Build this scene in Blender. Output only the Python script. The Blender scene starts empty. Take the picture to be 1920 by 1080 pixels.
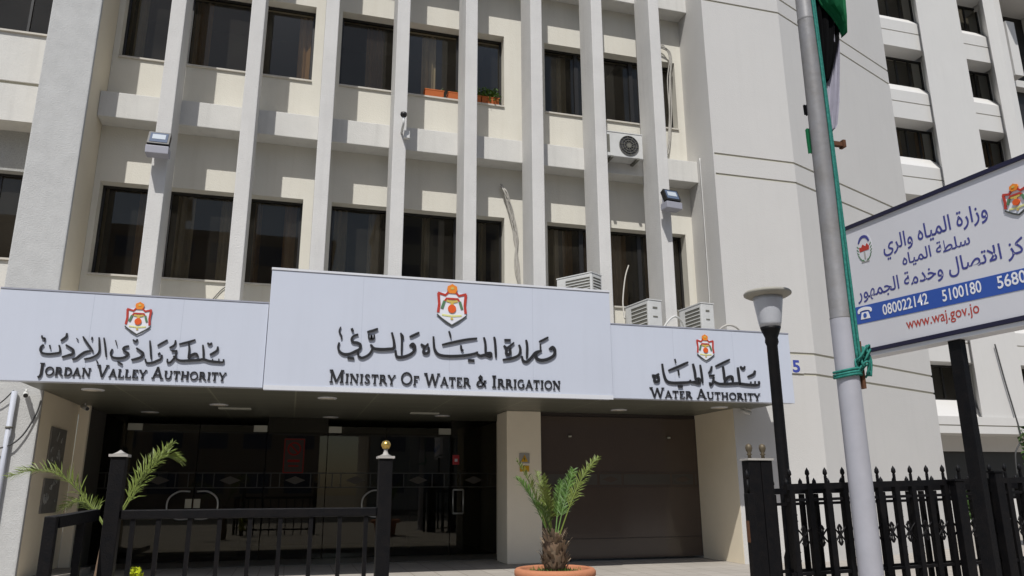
import bpy, bmesh, math, random
from mathutils import Vector, Matrix
random.seed(7)
SC = bpy.context.scene
C = SC.collection
rad = math.radians

# ------------------------------------------------------------------ camera, world, sun, exposure
def setup_view():
    p, ro, yaw = rad(14.854), rad(-0.2855), rad(15.788)
    fw = Vector((math.sin(yaw)*math.cos(p), math.cos(yaw)*math.cos(p), math.sin(p)))
    r = Vector((math.cos(yaw), -math.sin(yaw), 0))
    u = r.cross(fw)
    R = r*math.cos(ro) + u*math.sin(ro)
    U = u*math.cos(ro) - r*math.sin(ro)
    cd = bpy.data.cameras.new('camera'); cam = bpy.data.objects.new('camera', cd); C.objects.link(cam)
    cd.sensor_width = 36; cd.lens = 1434.95/1920*36; cd.clip_start = 0.1; cd.clip_end = 2000
    m = Matrix((R, U, -fw)).transposed().to_4x4(); m.translation = Vector((0, -12, 1.29))
    cam.matrix_world = m
    SC.camera = cam
setup_view()
SUN_EL, SUN_AZ = rad(55.4), rad(204.9)
w = bpy.data.worlds.new('World'); SC.world = w; w.use_nodes = True
nt = w.node_tree; bg = nt.nodes['Background']
sky = nt.nodes.new('ShaderNodeTexSky'); sky.sky_type = 'NISHITA'; sky.sun_disc = False
sky.sun_elevation = SUN_EL; sky.sun_rotation = SUN_AZ; sky.air_density = 1.0; sky.dust_density = 1.5; sky.ozone_density = 1.0
nt.links.new(sky.outputs[0], bg.inputs[0]); bg.inputs[1].default_value = 0.088
sd = bpy.data.lights.new('sun', 'SUN'); sd.energy = 3.58; sd.angle = rad(0.5); sd.color = (1, 0.98, 0.945)
so = bpy.data.objects.new('sun', sd); C.objects.link(so)
so.rotation_euler = Vector((0.464, 1.0, -1.6)).to_track_quat('-Z', 'Y').to_euler(); so.location = (-8, -20, 40)
SC.view_settings.view_transform = 'Standard'; SC.view_settings.look = 'None'
SC.view_settings.exposure = 0.2; SC.view_settings.gamma = 1.0
SC.cycles.max_bounces = 10; SC.cycles.transparent_max_bounces = 16

# ------------------------------------------------------------------ materials
def mat(name, col, rough=0.8, spec=0.3, metal=0.0, var=0.0, vscale=2.0, bump=0.0, bscale=60.0, streak=0.0, dirt=None):
    m = bpy.data.materials.new(name); m.use_nodes = True
    t = m.node_tree; b = t.nodes['Principled BSDF']
    b.inputs['Roughness'].default_value = rough; b.inputs['Specular IOR Level'].default_value = spec
    b.inputs['Metallic'].default_value = metal; b.inputs['Base Color'].default_value = (*col, 1)
    if var or streak or bump:
        tc = t.nodes.new('ShaderNodeTexCoord')
    src = None
    def mixin(fac_socket, colb, prev):
        mx = t.nodes.new('ShaderNodeMix'); mx.data_type = 'RGBA'
        t.links.new(fac_socket, mx.inputs[0])
        if prev is None: mx.inputs[6].default_value = (*col, 1)
        else: t.links.new(prev, mx.inputs[6])
        mx.inputs[7].default_value = (*colb, 1)
        return mx.outputs[2]
    def ramp(sock, a, bb, lo, hi):
        mr = t.nodes.new('ShaderNodeMapRange'); t.links.new(sock, mr.inputs[0])
        mr.inputs[1].default_value = a; mr.inputs[2].default_value = bb
        mr.inputs[3].default_value = lo; mr.inputs[4].default_value = hi
        return mr.outputs[0]
    dk = dirt or tuple(c*0.55 for c in col)
    if var:
        n = t.nodes.new('ShaderNodeTexNoise'); n.inputs['Scale'].default_value = vscale; n.inputs['Detail'].default_value = 8
        n.inputs['Roughness'].default_value = 0.65
        t.links.new(tc.outputs['Object'], n.inputs['Vector'])
        src = mixin(ramp(n.outputs[0], 0.35, 0.7, 0, var), dk, src)
    if streak:
        mp = t.nodes.new('ShaderNodeMapping'); mp.inputs['Scale'].default_value = (5.0, 5.0, 0.28)
        t.links.new(tc.outputs['Object'], mp.inputs[0])
        n = t.nodes.new('ShaderNodeTexNoise'); n.inputs['Scale'].default_value = 1.6; n.inputs['Detail'].default_value = 6
        t.links.new(mp.outputs[0], n.inputs['Vector'])
        src = mixin(ramp(n.outputs[0], 0.52, 0.8, 0, streak), dk, src)
    if src is not None: t.links.new(src, b.inputs['Base Color'])
    if bump:
        n = t.nodes.new('ShaderNodeTexNoise'); n.inputs['Scale'].default_value = bscale; n.inputs['Detail'].default_value = 6
        t.links.new(tc.outputs['Object'], n.inputs['Vector'])
        bp = t.nodes.new('ShaderNodeBump'); bp.inputs['Strength'].default_value = bump; bp.inputs['Distance'].default_value = 0.02
        t.links.new(n.outputs[0], bp.inputs['Height']); t.links.new(bp.outputs[0], b.inputs['Normal'])
    return m

def glass_mat(name, tint, ior=1.5, rough=0.01, reflect_veil=0.04):
    m = bpy.data.materials.new(name); m.use_nodes = True
    t = m.node_tree; t.nodes.remove(t.nodes['Principled BSDF'])
    out = t.nodes['Material Output']
    tr = t.nodes.new('ShaderNodeBsdfTransparent'); tr.inputs[0].default_value = (*tint, 1)
    gl = t.nodes.new('ShaderNodeBsdfGlossy'); gl.inputs['Roughness'].default_value = rough; gl.inputs['Color'].default_value = (0.86, 0.82, 0.72, 1)
    fr = t.nodes.new('ShaderNodeFresnel'); fr.inputs[0].default_value = ior
    df = t.nodes.new('ShaderNodeBsdfDiffuse'); md = t.nodes.new('ShaderNodeMixShader')  # pale diffuse veil stands in for brighter reflections in the panes
    oi = t.nodes.new('ShaderNodeObjectInfo'); cr = t.nodes.new('ShaderNodeValToRGB')
    cr.color_ramp.elements[0].color = (0.19, 0.18, 0.16, 1); cr.color_ramp.elements[1].color = (0.33, 0.29, 0.23, 1)
    t.links.new(oi.outputs['Random'], cr.inputs[0]); t.links.new(cr.outputs[0], df.inputs[0])
    tc = t.nodes.new('ShaderNodeTexCoord'); nz = t.nodes.new('ShaderNodeTexNoise'); nz.inputs['Scale'].default_value = 1.1; nz.inputs['Detail'].default_value = 6
    mr = t.nodes.new('ShaderNodeMapRange'); mr.inputs[1].default_value = 0.3; mr.inputs[2].default_value = 0.75; mr.inputs[3].default_value = reflect_veil*0.5; mr.inputs[4].default_value = reflect_veil*1.6
    t.links.new(tc.outputs['Object'], nz.inputs['Vector']); t.links.new(nz.outputs[0], mr.inputs[0]); t.links.new(mr.outputs[0], md.inputs[0])
    t.links.new(tr.outputs[0], md.inputs[1]); t.links.new(df.outputs[0], md.inputs[2])
    mx = t.nodes.new('ShaderNodeMixShader')
    t.links.new(fr.outputs[0], mx.inputs[0]); t.links.new(md.outputs[0], mx.inputs[1]); t.links.new(gl.outputs[0], mx.inputs[2])
    t.links.new(mx.outputs[0], out.inputs[0])
    return m

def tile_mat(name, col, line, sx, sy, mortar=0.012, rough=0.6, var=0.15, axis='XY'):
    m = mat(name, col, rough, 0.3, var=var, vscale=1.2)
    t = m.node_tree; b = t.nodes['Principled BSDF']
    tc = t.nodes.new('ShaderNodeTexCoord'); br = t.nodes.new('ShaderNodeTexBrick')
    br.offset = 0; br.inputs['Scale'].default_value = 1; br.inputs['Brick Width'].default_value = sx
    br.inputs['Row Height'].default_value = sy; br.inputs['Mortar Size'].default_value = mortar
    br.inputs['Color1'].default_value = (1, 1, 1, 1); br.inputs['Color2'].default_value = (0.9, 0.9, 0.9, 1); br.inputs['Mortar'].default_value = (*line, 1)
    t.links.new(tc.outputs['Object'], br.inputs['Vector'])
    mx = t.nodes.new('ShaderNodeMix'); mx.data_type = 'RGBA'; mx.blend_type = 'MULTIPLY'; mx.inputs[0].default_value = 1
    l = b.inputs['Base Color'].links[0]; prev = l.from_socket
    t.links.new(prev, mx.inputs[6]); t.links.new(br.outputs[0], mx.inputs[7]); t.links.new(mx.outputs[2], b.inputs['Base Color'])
    return m

M = {}
M['cream'] = mat('cream_stucco', (0.655, 0.632, 0.56), 0.9, 0.15, var=0.2, vscale=0.9, bump=0.25, bscale=55, streak=0.2, dirt=(0.47, 0.43, 0.35))
M['ledge'] = mat('pale_render', (0.615, 0.605, 0.572), 0.9, 0.15, var=0.18, vscale=2.0, bump=0.25, bscale=55, streak=0.25)
M['fin'] = mat('white_fin_paint', (0.60, 0.588, 0.565), 0.85, 0.2, var=0.2, vscale=1.8, bump=0.35, bscale=40, streak=0.2)
M['pillar'] = mat('rough_white_render', (0.5, 0.5, 0.49), 0.9, 0.15, var=0.3, vscale=3.5, bump=0.42, bscale=48, streak=0.12)
M['tower'] = mat('tower_render', (0.56, 0.547, 0.525), 0.9, 0.15, var=0.1, vscale=0.55, bump=0.22, bscale=45, streak=0.06)
M['reveal'] = mat('cream_reveal', (0.68, 0.615, 0.49), 0.9, 0.15, var=0.15, vscale=1.3, bump=0.2, bscale=55)
M['lowreveal'] = mat('cream_reveal_bounce_light', (0.86, 0.76, 0.585), 0.8, 0.2, var=0.12, vscale=1.3, bump=0.15, bscale=55)  # cream made paler, standing in for missing bounce light under the canopy
M['groove'] = mat('tan_groove', (0.50, 0.475, 0.385), 0.9, 0.1)  # tan colour of the grooves set back from the wall face
M['concrete'] = mat('pebbled_concrete', (0.42, 0.42, 0.40), 0.95, 0.1, var=0.5, vscale=40, bump=0.6, bscale=80)
M['block'] = mat('wing_render', (0.56, 0.55, 0.53), 0.9, 0.15, var=0.08, vscale=0.6, bump=0.1, bscale=30, streak=0.08)
M['sign'] = mat('sign_panel', (0.53, 0.562, 0.64), 0.36, 0.45, var=0.09, vscale=0.6, bump=0.05, bscale=1.5, streak=0.06)
M['trim'] = mat('sign_trim', (0.62, 0.63, 0.66), 0.4, 0.4, var=0.1, vscale=3)
M['letter'] = mat('black_letters', (0.022, 0.022, 0.024), 0.4, 0.4)
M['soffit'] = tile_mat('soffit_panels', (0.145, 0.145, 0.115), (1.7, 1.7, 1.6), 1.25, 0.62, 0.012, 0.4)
M['column'] = mat('cream_column', (0.88, 0.80, 0.65), 0.75, 0.25, var=0.1, vscale=2, bump=0.1, bscale=40)
M['garage'] = mat('brown_tinted_panel', (0.088, 0.066, 0.053), 0.14, 0.5, var=0.2, vscale=1.2)
M['seam'] = mat('dark_seam', (0.05, 0.04, 0.035), 0.5, 0.3)
M['glass'] = glass_mat('window_glass', (0.66, 0.61, 0.50), 1.5, reflect_veil=0.05)
M['doorglass'] = glass_mat('entrance_glass', (0.42, 0.42, 0.38), 1.5, reflect_veil=0.03)
M['frame'] = mat('dark_aluminium', (0.018, 0.017, 0.016), 0.4, 0.4)
M['sill'] = mat('stone_sill', (0.55, 0.52, 0.46), 0.7, 0.25, var=0.3, vscale=4)
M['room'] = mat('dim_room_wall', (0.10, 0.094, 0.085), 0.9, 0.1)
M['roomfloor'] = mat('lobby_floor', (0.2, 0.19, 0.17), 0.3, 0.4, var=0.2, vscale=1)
M['curtain'] = mat('brown_curtain', (0.31, 0.205, 0.115), 0.9, 0.1, var=0.3, vscale=5)
M['curtain2'] = mat('grey_curtain', (0.46, 0.43, 0.36), 0.9, 0.1, var=0.3, vscale=5)
M['blackmetal'] = mat('black_iron_paint', (0.0035, 0.0037, 0.0048), 0.5, 0.16, var=0.25, vscale=14, bump=0.2, bscale=70, dirt=(0.022, 0.017, 0.014))
M['brass'] = mat('brass_ball', (0.62, 0.42, 0.12), 0.3, 0.5, metal=0.9, var=0.2, vscale=8)
M['bronze'] = mat('worn_bronze', (0.12, 0.095, 0.06), 0.55, 0.4, metal=0.3, var=0.3, vscale=20)
M['capgrey'] = mat('grey_post_cap', (0.4, 0.38, 0.35), 0.6, 0.3, var=0.3, vscale=20)
M['galv'] = mat('galvanised_steel', (0.22, 0.22, 0.23), 0.55, 0.35, metal=0.1, var=0.8, vscale=4.5, bump=0.15, bscale=20, dirt=(0.17, 0.16, 0.15))
M['silver'] = mat('silver_pole_paint', (0.40, 0.40, 0.44), 0.45, 0.4, metal=0.1, var=0.3, vscale=3, streak=0.3)
M['rust'] = mat('rusty_steel', (0.12, 0.055, 0.03), 0.8, 0.2, var=0.6, vscale=15)
M['rope'] = mat('green_rope', (0.012, 0.13, 0.105), 0.7, 0.2, var=0.6, vscale=40, dirt=(0.06, 0.3, 0.25))
M['flaggreen'] = mat('green_flag_cloth', (0.006, 0.12, 0.045), 0.8, 0.2, var=0.3, vscale=25)
M['flagblack'] = mat('black_flag_cloth', (0.004, 0.004, 0.0045), 0.9, 0.05)
M['flagwhite'] = mat('grey_white_flag_cloth', (0.36, 0.35, 0.42), 0.85, 0.2, var=0.35, vscale=9)
M['boardface'] = mat('board_face', (0.62, 0.62, 0.655), 0.4, 0.35, var=0.05, vscale=2)
M['navy'] = mat('navy_frame', (0.012, 0.011, 0.035), 0.45, 0.4)
M['bandblue'] = mat('blue_band', (0.03, 0.085, 0.36), 0.45, 0.4)
M['inkblue'] = mat('blue_ink', (0.055, 0.06, 0.24), 0.5, 0.3)
M['inkred'] = mat('red_ink', (0.42, 0.06, 0.045), 0.5, 0.3)
M['inkwhite'] = mat('white_ink', (0.75, 0.75, 0.78), 0.5, 0.3)
M['red'] = mat('emblem_red', (0.42, 0.045, 0.03), 0.5, 0.3)
M['orange'] = mat('emblem_orange', (0.72, 0.22, 0.025), 0.5, 0.3)
M['globe'] = mat('emblem_globe', (0.66, 0.10, 0.02), 0.5, 0.3)
M['gold'] = mat('emblem_gold', (0.55, 0.40, 0.10), 0.5, 0.3)
M['yellow'] = mat('emblem_ribbon', (0.66, 0.65, 0.28), 0.5, 0.3)
M['ewhite'] = mat('emblem_white', (0.68, 0.69, 0.74), 0.5, 0.3)
M['edark'] = mat('emblem_dark', (0.06, 0.065, 0.06), 0.5, 0.3)
M['egreen'] = mat('emblem_green', (0.09, 0.19, 0.10), 0.5, 0.3)
M['acwhite'] = mat('ac_casing', (0.60, 0.60, 0.58), 0.5, 0.35, var=0.25, vscale=5, streak=0.2)
M['acdark'] = mat('ac_grille', (0.05, 0.05, 0.052), 0.5, 0.3, var=0.3, vscale=20)
M['acgrey'] = mat('ac_coil', (0.16, 0.155, 0.13), 0.6, 0.3, var=0.5, vscale=20)
M['cable'] = mat('pale_cable', (0.46, 0.44, 0.40), 0.7, 0.2, var=0.4, vscale=12)
M['darkcable'] = mat('dark_cable', (0.06, 0.06, 0.06), 0.7, 0.2)
M['floodgrey'] = mat('floodlight_housing', (0.32, 0.32, 0.36), 0.5, 0.4, var=0.2, vscale=10)
M['floodglass'] = mat('floodlight_glass', (0.10, 0.13, 0.19), 0.12, 0.5)
M['reflector'] = mat('floodlight_reflector', (0.42, 0.46, 0.5), 0.6, 0.3)
M['terracotta'] = mat('terracotta', (0.46, 0.19, 0.10), 0.8, 0.2, var=0.25, vscale=6, bump=0.2, bscale=40)
M['planter'] = mat('orange_planter', (0.50, 0.135, 0.04), 0.7, 0.2, var=0.2, vscale=8)
M['soil'] = mat('soil', (0.05, 0.04, 0.03), 0.95, 0.1)
M['leaf'] = mat('leaf_green', (0.055, 0.105, 0.022), 0.6, 0.3, var=0.5, vscale=3, dirt=(0.02, 0.05, 0.015))
M['palm'] = mat('palm_green', (0.085, 0.16, 0.022), 0.5, 0.35, var=0.6, vscale=4, dirt=(0.03, 0.075, 0.02))
M['palmlight'] = mat('palm_yellow_green', (0.15, 0.19, 0.035), 0.5, 0.35, var=0.5, vscale=4, dirt=(0.09, 0.13, 0.03))
M['lime'] = mat('lime_leaves', (0.38, 0.43, 0.012), 0.5, 0.3, var=0.3, vscale=10)
M['husk'] = mat('palm_husk', (0.17, 0.115, 0.075), 0.95, 0.1, var=0.6, vscale=14, dirt=(0.06, 0.04, 0.03))
M['drybract'] = mat('dry_frond_stub', (0.34, 0.26, 0.18), 0.9, 0.1, var=0.4, vscale=14)
M['bark'] = mat('bark', (0.10, 0.075, 0.05), 0.95, 0.1, var=0.5, vscale=10)
M['paving'] = tile_mat('paving', (0.40, 0.365, 0.32), (0.6, 0.58, 0.55), 0.4, 0.4, 0.008, 0.85, 0.3)
M['asphalt'] = mat('asphalt', (0.05, 0.05, 0.05), 0.9, 0.2, var=0.4, vscale=3, bump=0.3, bscale=120)
M['earth'] = mat('dry_earth', (0.24, 0.21, 0.165), 0.95, 0.1, var=0.4, vscale=0.4)
M['kerb'] = mat('kerb_stone', (0.36, 0.35, 0.33), 0.9, 0.15, var=0.3, vscale=5)
M['plaque'] = mat('grey_plaque', (0.20, 0.19, 0.175), 0.5, 0.3, var=0.5, vscale=9)
M['steel'] = mat('brushed_steel', (0.55, 0.56, 0.57), 0.28, 0.5, metal=0.85)
M['patch'] = mat('patch_fitting', (0.50, 0.50, 0.43), 0.4, 0.4, metal=0.2)
M['wood'] = mat('reception_wood', (0.16, 0.055, 0.028), 0.45, 0.35, var=0.3, vscale=3)
M['beigefront'] = mat('beige_counter_front', (0.40, 0.36, 0.26), 0.6, 0.3, var=0.3, vscale=3)
M['paper'] = mat('white_paper', (0.66, 0.66, 0.72), 0.7, 0.2)
M['posterred'] = mat('poster_red', (0.20, 0.008, 0.008), 0.6, 0.2)
M['posterdark'] = mat('poster_dark', (0.05, 0.04, 0.035), 0.6, 0.2)
M['alarm'] = mat('alarm_red', (0.50, 0.04, 0.05), 0.4, 0.4)
M['warn'] = mat('warning_yellow', (0.62, 0.36, 0.02), 0.6, 0.3)
M['joint'] = mat('panel_joint_grey', (0.43, 0.46, 0.53), 0.6, 0.3)
M['topgrey'] = mat('grey_sign_edge', (0.30, 0.31, 0.36), 0.5, 0.3)
M['frieze'] = mat('frieze_band', (0.07, 0.064, 0.056), 0.4, 0.3)
M['friezedark'] = mat('frieze_band_dark', (0.035, 0.036, 0.032), 0.3, 0.4)
M['warngrey'] = mat('warning_plate', (0.36, 0.35, 0.33), 0.6, 0.3)
M['lampshade'] = mat('lamp_diffuser', (0.46, 0.47, 0.50), 0.35, 0.4)
M['lampcap'] = mat('lamp_cap', (0.34, 0.325, 0.28), 0.6, 0.3, var=0.3, vscale=8)
M['downlight'] = mat('downlight_lens', (0.6, 0.56, 0.48), 0.4, 0.3)
M['tan'] = mat('opposite_facade', (0.46, 0.33, 0.24), 0.9, 0.1)
M['opp2'] = mat('opposite_grey_facade', (0.50, 0.47, 0.42), 0.9, 0.1)
M['oppwin'] = mat('opposite_blue_windows', (0.055, 0.075, 0.15), 0.2, 0.5)
M['numblue'] = mat('house_number_blue', (0.05, 0.07, 0.32), 0.5, 0.3)
M['pipe'] = mat('drainpipe', (0.46, 0.48, 0.54), 0.5, 0.3, var=0.15, vscale=5)

# ------------------------------------------------------------------ mesh helpers
class MB:
    def __init__(self): self.v = []; self.f = []; self.sm = []
    def quad_box(self, P):
        n = len(self.v); self.v += [tuple(p) for p in P]
        for q in ((0,3,2,1),(4,5,6,7),(0,1,5,4),(1,2,6,5),(2,3,7,6),(3,0,4,7)):
            self.f.append(tuple(n+i for i in q)); self.sm.append(False)
        return self
    def box(self, x0, x1, y0, y1, z0, z1, mtx=None):
        P = [(x0,y0,z0),(x1,y0,z0),(x1,y1,z0),(x0,y1,z0),(x0,y0,z1),(x1,y0,z1),(x1,y1,z1),(x0,y1,z1)]
        if mtx is not None: P = [mtx @ Vector(p) for p in P]
        return self.quad_box(P)
    def prism(self, poly, a, b, axis='Z'):
        # polygon (ccw) extruded from a to b; axis Z: poly in (x,y); X: poly in (y,z); Y: poly in (x,z)
        def mk(p, h):
            return (p[0], p[1], h) if axis == 'Z' else ((h, p[0], p[1]) if axis == 'X' else (p[0], h, p[1]))
        n = len(self.v); k = len(poly)
        self.v += [mk(p, a) for p in poly] + [mk(p, b) for p in poly]
        self.f.append(tuple(n+i for i in reversed(range(k)))); self.f.append(tuple(n+k+i for i in range(k))); self.sm += [False, False]
        for i in range(k):
            j = (i+1) % k
            self.f.append((n+i, n+j, n+k+j, n+k+i)); self.sm.append(False)
        return self
    def face(self, P, smooth=False):
        n = len(self.v); self.v += [tuple(p) for p in P]; self.f.append(tuple(range(n, n+len(P)))); self.sm.append(smooth)
        return self
    def tube(self, pts, r, n=8, smooth=True, caps=True):
        pts = [Vector(p) for p in pts]; k = len(pts)
        rr = r if isinstance(r, (list, tuple)) else [r]*k
        base = len(self.v); up = None
        for i, p in enumerate(pts):
            d = (pts[min(i+1, k-1)] - pts[max(i-1, 0)]).normalized()
            if up is None: up = Vector((0,0,1)) if abs(d.z) < 0.9 else Vector((1,0,0))
            a = d.cross(up).normalized(); b = a.cross(d).normalized(); up = b
            for j in range(n):
                t = 2*math.pi*j/n
                self.v.append(tuple(p + (a*math.cos(t) + b*math.sin(t))*rr[i]))
        for i in range(k-1):
            for j in range(n):
                jj = (j+1) % n
                self.f.append((base+i*n+j, base+i*n+jj, base+(i+1)*n+jj, base+(i+1)*n+j)); self.sm.append(smooth)
        if caps:
            self.f.append(tuple(base+j for j in reversed(range(n)))); self.f.append(tuple(base+(k-1)*n+j for j in range(n))); self.sm += [False, False]
        return self
    def lathe(self, prof, c=(0,0,0), n=24, smooth=True, close=True):
        base = len(self.v); k = len(prof)
        for r, z in prof:
            for j in range(n):
                t = 2*math.pi*j/n
                self.v.append((c[0]+r*math.cos(t), c[1]+r*math.sin(t), c[2]+z))
        for i in range(k-1):
            for j in range(n):
                jj = (j+1) % n
                self.f.append((base+i*n+j, base+i*n+jj, base+(i+1)*n+jj, base+(i+1)*n+j)); self.sm.append(smooth)
        if close:
            self.f.append(tuple(base+j for j in reversed(range(n)))); self.f.append(tuple(base+(k-1)*n+j for j in range(n))); self.sm += [False, False]
        return self
    def build(self, name, m, parent=None, bevel=0.0):
        me = bpy.data.meshes.new(name)
        off = Vector((0,0,0))
        q = parent
        while q is not None: off += q.location; q = q.parent
        me.from_pydata([tuple(Vector(v)-off) for v in self.v], [], self.f)
        me.polygons.foreach_set('use_smooth', self.sm)
        bm = bmesh.new(); bm.from_mesh(me); bmesh.ops.recalc_face_normals(bm, faces=bm.faces)
        if bevel:
            bmesh.ops.remove_doubles(bm, verts=bm.verts, dist=1e-5)
            bmesh.ops.bevel(bm, geom=[e for e in bm.edges if len(e.link_faces) == 2 and e.calc_face_angle(0) > 0.6], offset=bevel, segments=2, profile=0.6, affect='EDGES')
        bm.to_mesh(me); bm.free()
        o = bpy.data.objects.new(name, me); C.objects.link(o); me.materials.append(M[m] if isinstance(m, str) else m)
        if parent is not None: o.parent = parent
        return o

def tag(o, label, cat, group=None, kind=None):
    o['label'] = label; o['category'] = cat
    if group: o['group'] = group
    if kind: o['kind'] = kind
    return o
def thing(name, label, cat, loc=(0,0,0), group=None):
    o = bpy.data.objects.new(name, None); C.objects.link(o); o.location = loc; o.empty_display_size = 0.2
    return tag(o, label, cat, group)
def struct(o, label=None, cat=None):
    o['kind'] = 'structure'
    if label: o['label'] = label; o['category'] = cat
    return o
def copy_tree(o, parent=None):
    c = o.copy(); C.objects.link(c); c.parent = parent
    for ch in list(o.children): copy_tree(ch, c)
    return c
def catmull(P, sub=5):
    P = [Vector(p) for p in P]; out = []
    if len(P) < 3: return P
    for i in range(len(P)-1):
        a = P[max(i-1,0)]; b = P[i]; c = P[i+1]; d = P[min(i+2,len(P)-1)]
        for s in range(sub):
            t = s/sub
            out.append(0.5*((2*b)+(c-a)*t+(2*a-5*b+4*c-d)*t*t+(3*b-a-3*c+d)*t**3))
    out.append(P[-1]); return out
def plane_map(origin, right, up, normal):
    o, r, u, n = Vector(origin), Vector(right), Vector(up), Vector(normal)
    return lambda a, b, h=0.0: tuple(o + r*a + u*b + n*h)
def ribbon(mb, pts, wdt, mp, h0, h1, smooth=True, taper=0.65):
    P = [Vector((p[0], p[1], 0)) for p in pts]
    if smooth: P = catmull(P, 5)
    k = len(P); L = []; R = []
    for i, p in enumerate(P):
        d = (P[min(i+1,k-1)]-P[max(i-1,0)])
        if d.length < 1e-9: d = Vector((1,0,0))
        d.normalize(); nn = Vector((-d.y, d.x, 0))
        t = i/(k-1); ww = wdt*0.5*(taper+(1-taper)*min(1, 4*t, 4*(1-t)))
        L.append(p+nn*ww); R.append(p-nn*ww)
    for i in range(k-1):
        q = [L[i], R[i], R[i+1], L[i+1]]
        top = [mp(a.x, a.y, h1) for a in q]; bot = [mp(a.x, a.y, h0) for a in q]
        mb.face(top); mb.face([bot[0], bot[3], top[3], top[0]]); mb.face([bot[1], bot[2], top[2], top[1]])
        if i == 0: mb.face([bot[0], bot[1], top[1], top[0]])
        if i == k-2: mb.face([bot[2], bot[3], top[3], top[2]])
def flat_poly(mb, poly, mp, h0, h1):
    top = [mp(a, b, h1) for a, b in poly]; bot = [mp(a, b, h0) for a, b in poly]
    mb.face(top); k = len(poly)
    for i in range(k):
        j = (i+1) % k
        mb.face([bot[i], bot[j], top[j], top[i]])
def disc(cx, cy, r, n=16, ry=None):
    ry = ry or r
    return [(cx+r*math.cos(2*math.pi*i/n), cy+ry*math.sin(2*math.pi*i/n)) for i in range(n)]

# ------------------------------------------------------------------ ground
struct(MB().box(-300, 300, -300, 300, -0.6, -0.16).build('ground', 'earth'))
struct(MB().box(-120, 120, -36, -14.6, -0.158, -0.12).build('road', 'asphalt'))
struct(MB().box(-120, 120, -14.4, 45, -0.155, 0.0).build('pavement', 'paving'))
struct(MB().box(-120, 120, -14.6, -14.4, -0.155, 0.015).build('kerb', 'kerb'))

# ------------------------------------------------------------------ the ministry building
BLD = thing('ministry_building', 'white and cream ministry building with tall vertical fins above a signed entrance canopy', 'building')
B = lambda mb, n, m, p=BLD, **k: mb.build(n, m, p, **k)
XL, XR = -3.62, 7.95
BAYS = [(-3.52, -0.10), (0.42, 3.78), (4.68, 7.78)]
FLOORS = [(4.89, 6.56), (9.02, 10.66), (13.15, 14.79)]
FINX = [-2.42, -1.10, 0.20, 1.52, 2.845, 4.165, 5.48, 6.79]
wall = MB()
for a, b in ((2.86, 4.86), (6.56, 8.99), (10.66, 13.12), (14.79, 16.6)):
    wall.box(XL, XR, 1.9, 2.3, a, b)
for (a, b), lo in zip(FLOORS, (4.86, 8.99, 13.12)):
    xs = [XL] + [x for bb in BAYS for x in bb] + [XR]
    for i in range(0, len(xs), 2):
        wall.box(xs[i], xs[i+1], 1.9, 2.3, lo, b)
B(wall, 'front_wall', 'cream')
for z0, z1 in ((7.6, 8.08), (11.73, 12.21), (15.86, 16.3)):
    B(MB().box(XL, XR, 1.5, 1.897, z0, z1), 'ledge', 'ledge', bevel=0.012)
for i, x in enumerate(FINX):
    B(MB().box(x-0.12, x+0.12, 0.85, 1.53, 3.9, 16.7), 'fin', 'fin', bevel=0.014)
# left pillar and left wing
B(MB().box(-4.36, XL, 0.85, 0.93, 0, 16.8), 'pillar', 'pillar', bevel=0.02)
B(MB().box(-4.357, XL-0.003, 0.9301, 3.0, 0, 16.79), 'pillar_reveal', 'reveal')
B(MB().box(XL-0.002, XL+0.002, 0.935, 2.99, 0.1, 2.77), 'entrance_reveal', 'lowreveal')  # thin panel with bounce light put into its colour
B(MB().box(7.944, 7.949, 0.856, 2.31, 0.003, 2.772), 'entrance_reveal', 'lowreveal')  # tower side likewise, bounce light in the cream
lw = MB()
for a, b in ((8.06, 8.97), (7.33, 8.0), (3.3, 4.90), (12.1, 13.1), (11.46, 12.04), (15.5, 16.8), (0, 3.2)):
    lw.box(-14, -4.362, 1.5, 2.2, a, b)
B(lw, 'left_wing_wall', 'ledge')
for a, b in ((8.0, 8.06), (12.04, 12.1), (3.2, 3.3)): B(MB().box(-14, -4.362, 1.54, 2.19, a, b), 'left_wing_groove', 'groove')
lc = MB()
for a, b in ((6.6, 7.33), (10.73, 11.46), (14.86, 15.5)): lc.box(-14, -4.362, 1.93, 2.3, a, b)
B(lc, 'left_wing_lintel', 'concrete')

def window(x0, x1, y, z0, z1, split=None, depth=0.06, fw=0.045, curtains=()):
    f = MB()
    f.box(x0, x1, y, y+depth, z0, z0+fw); f.box(x0, x1, y, y+depth, z1-fw, z1)
    f.box(x0, x0+fw, y, y+depth, z0+fw, z1-fw); f.box(x1-fw, x1, y, y+depth, z0+fw, z1-fw)
    if split:
        f.box(split-0.02, split+0.02, y+0.005, y+depth-0.005, z0+fw, z1-fw)
    fr = B(f, 'window', 'frame')
    MB().face([(x0+fw, y+0.03, z0+fw), (x1-fw, y+0.03, z0+fw), (x1-fw, y+0.03, z1-fw), (x0+fw, y+0.03, z1-fw)]).build('pane', 'glass', fr)
    for (a, b, mt) in curtains:
        c = MB(); n = max(6, int((b-a)/0.035)); P = []
        for i in range(n+1):
            x = a+(b-a)*i/n; P.append((x, y+0.22+0.03*math.sin(i*1.9)+0.012*math.sin(i*0.7)))
        for i in range(n):
            c.face([(P[i][0], P[i][1], z0-0.05), (P[i+1][0], P[i+1][1], z0-0.05), (P[i+1][0], P[i+1][1], z1), (P[i][0], P[i][1], z1)], True)
        c.build('curtain', mt, fr)
    return fr
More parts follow.
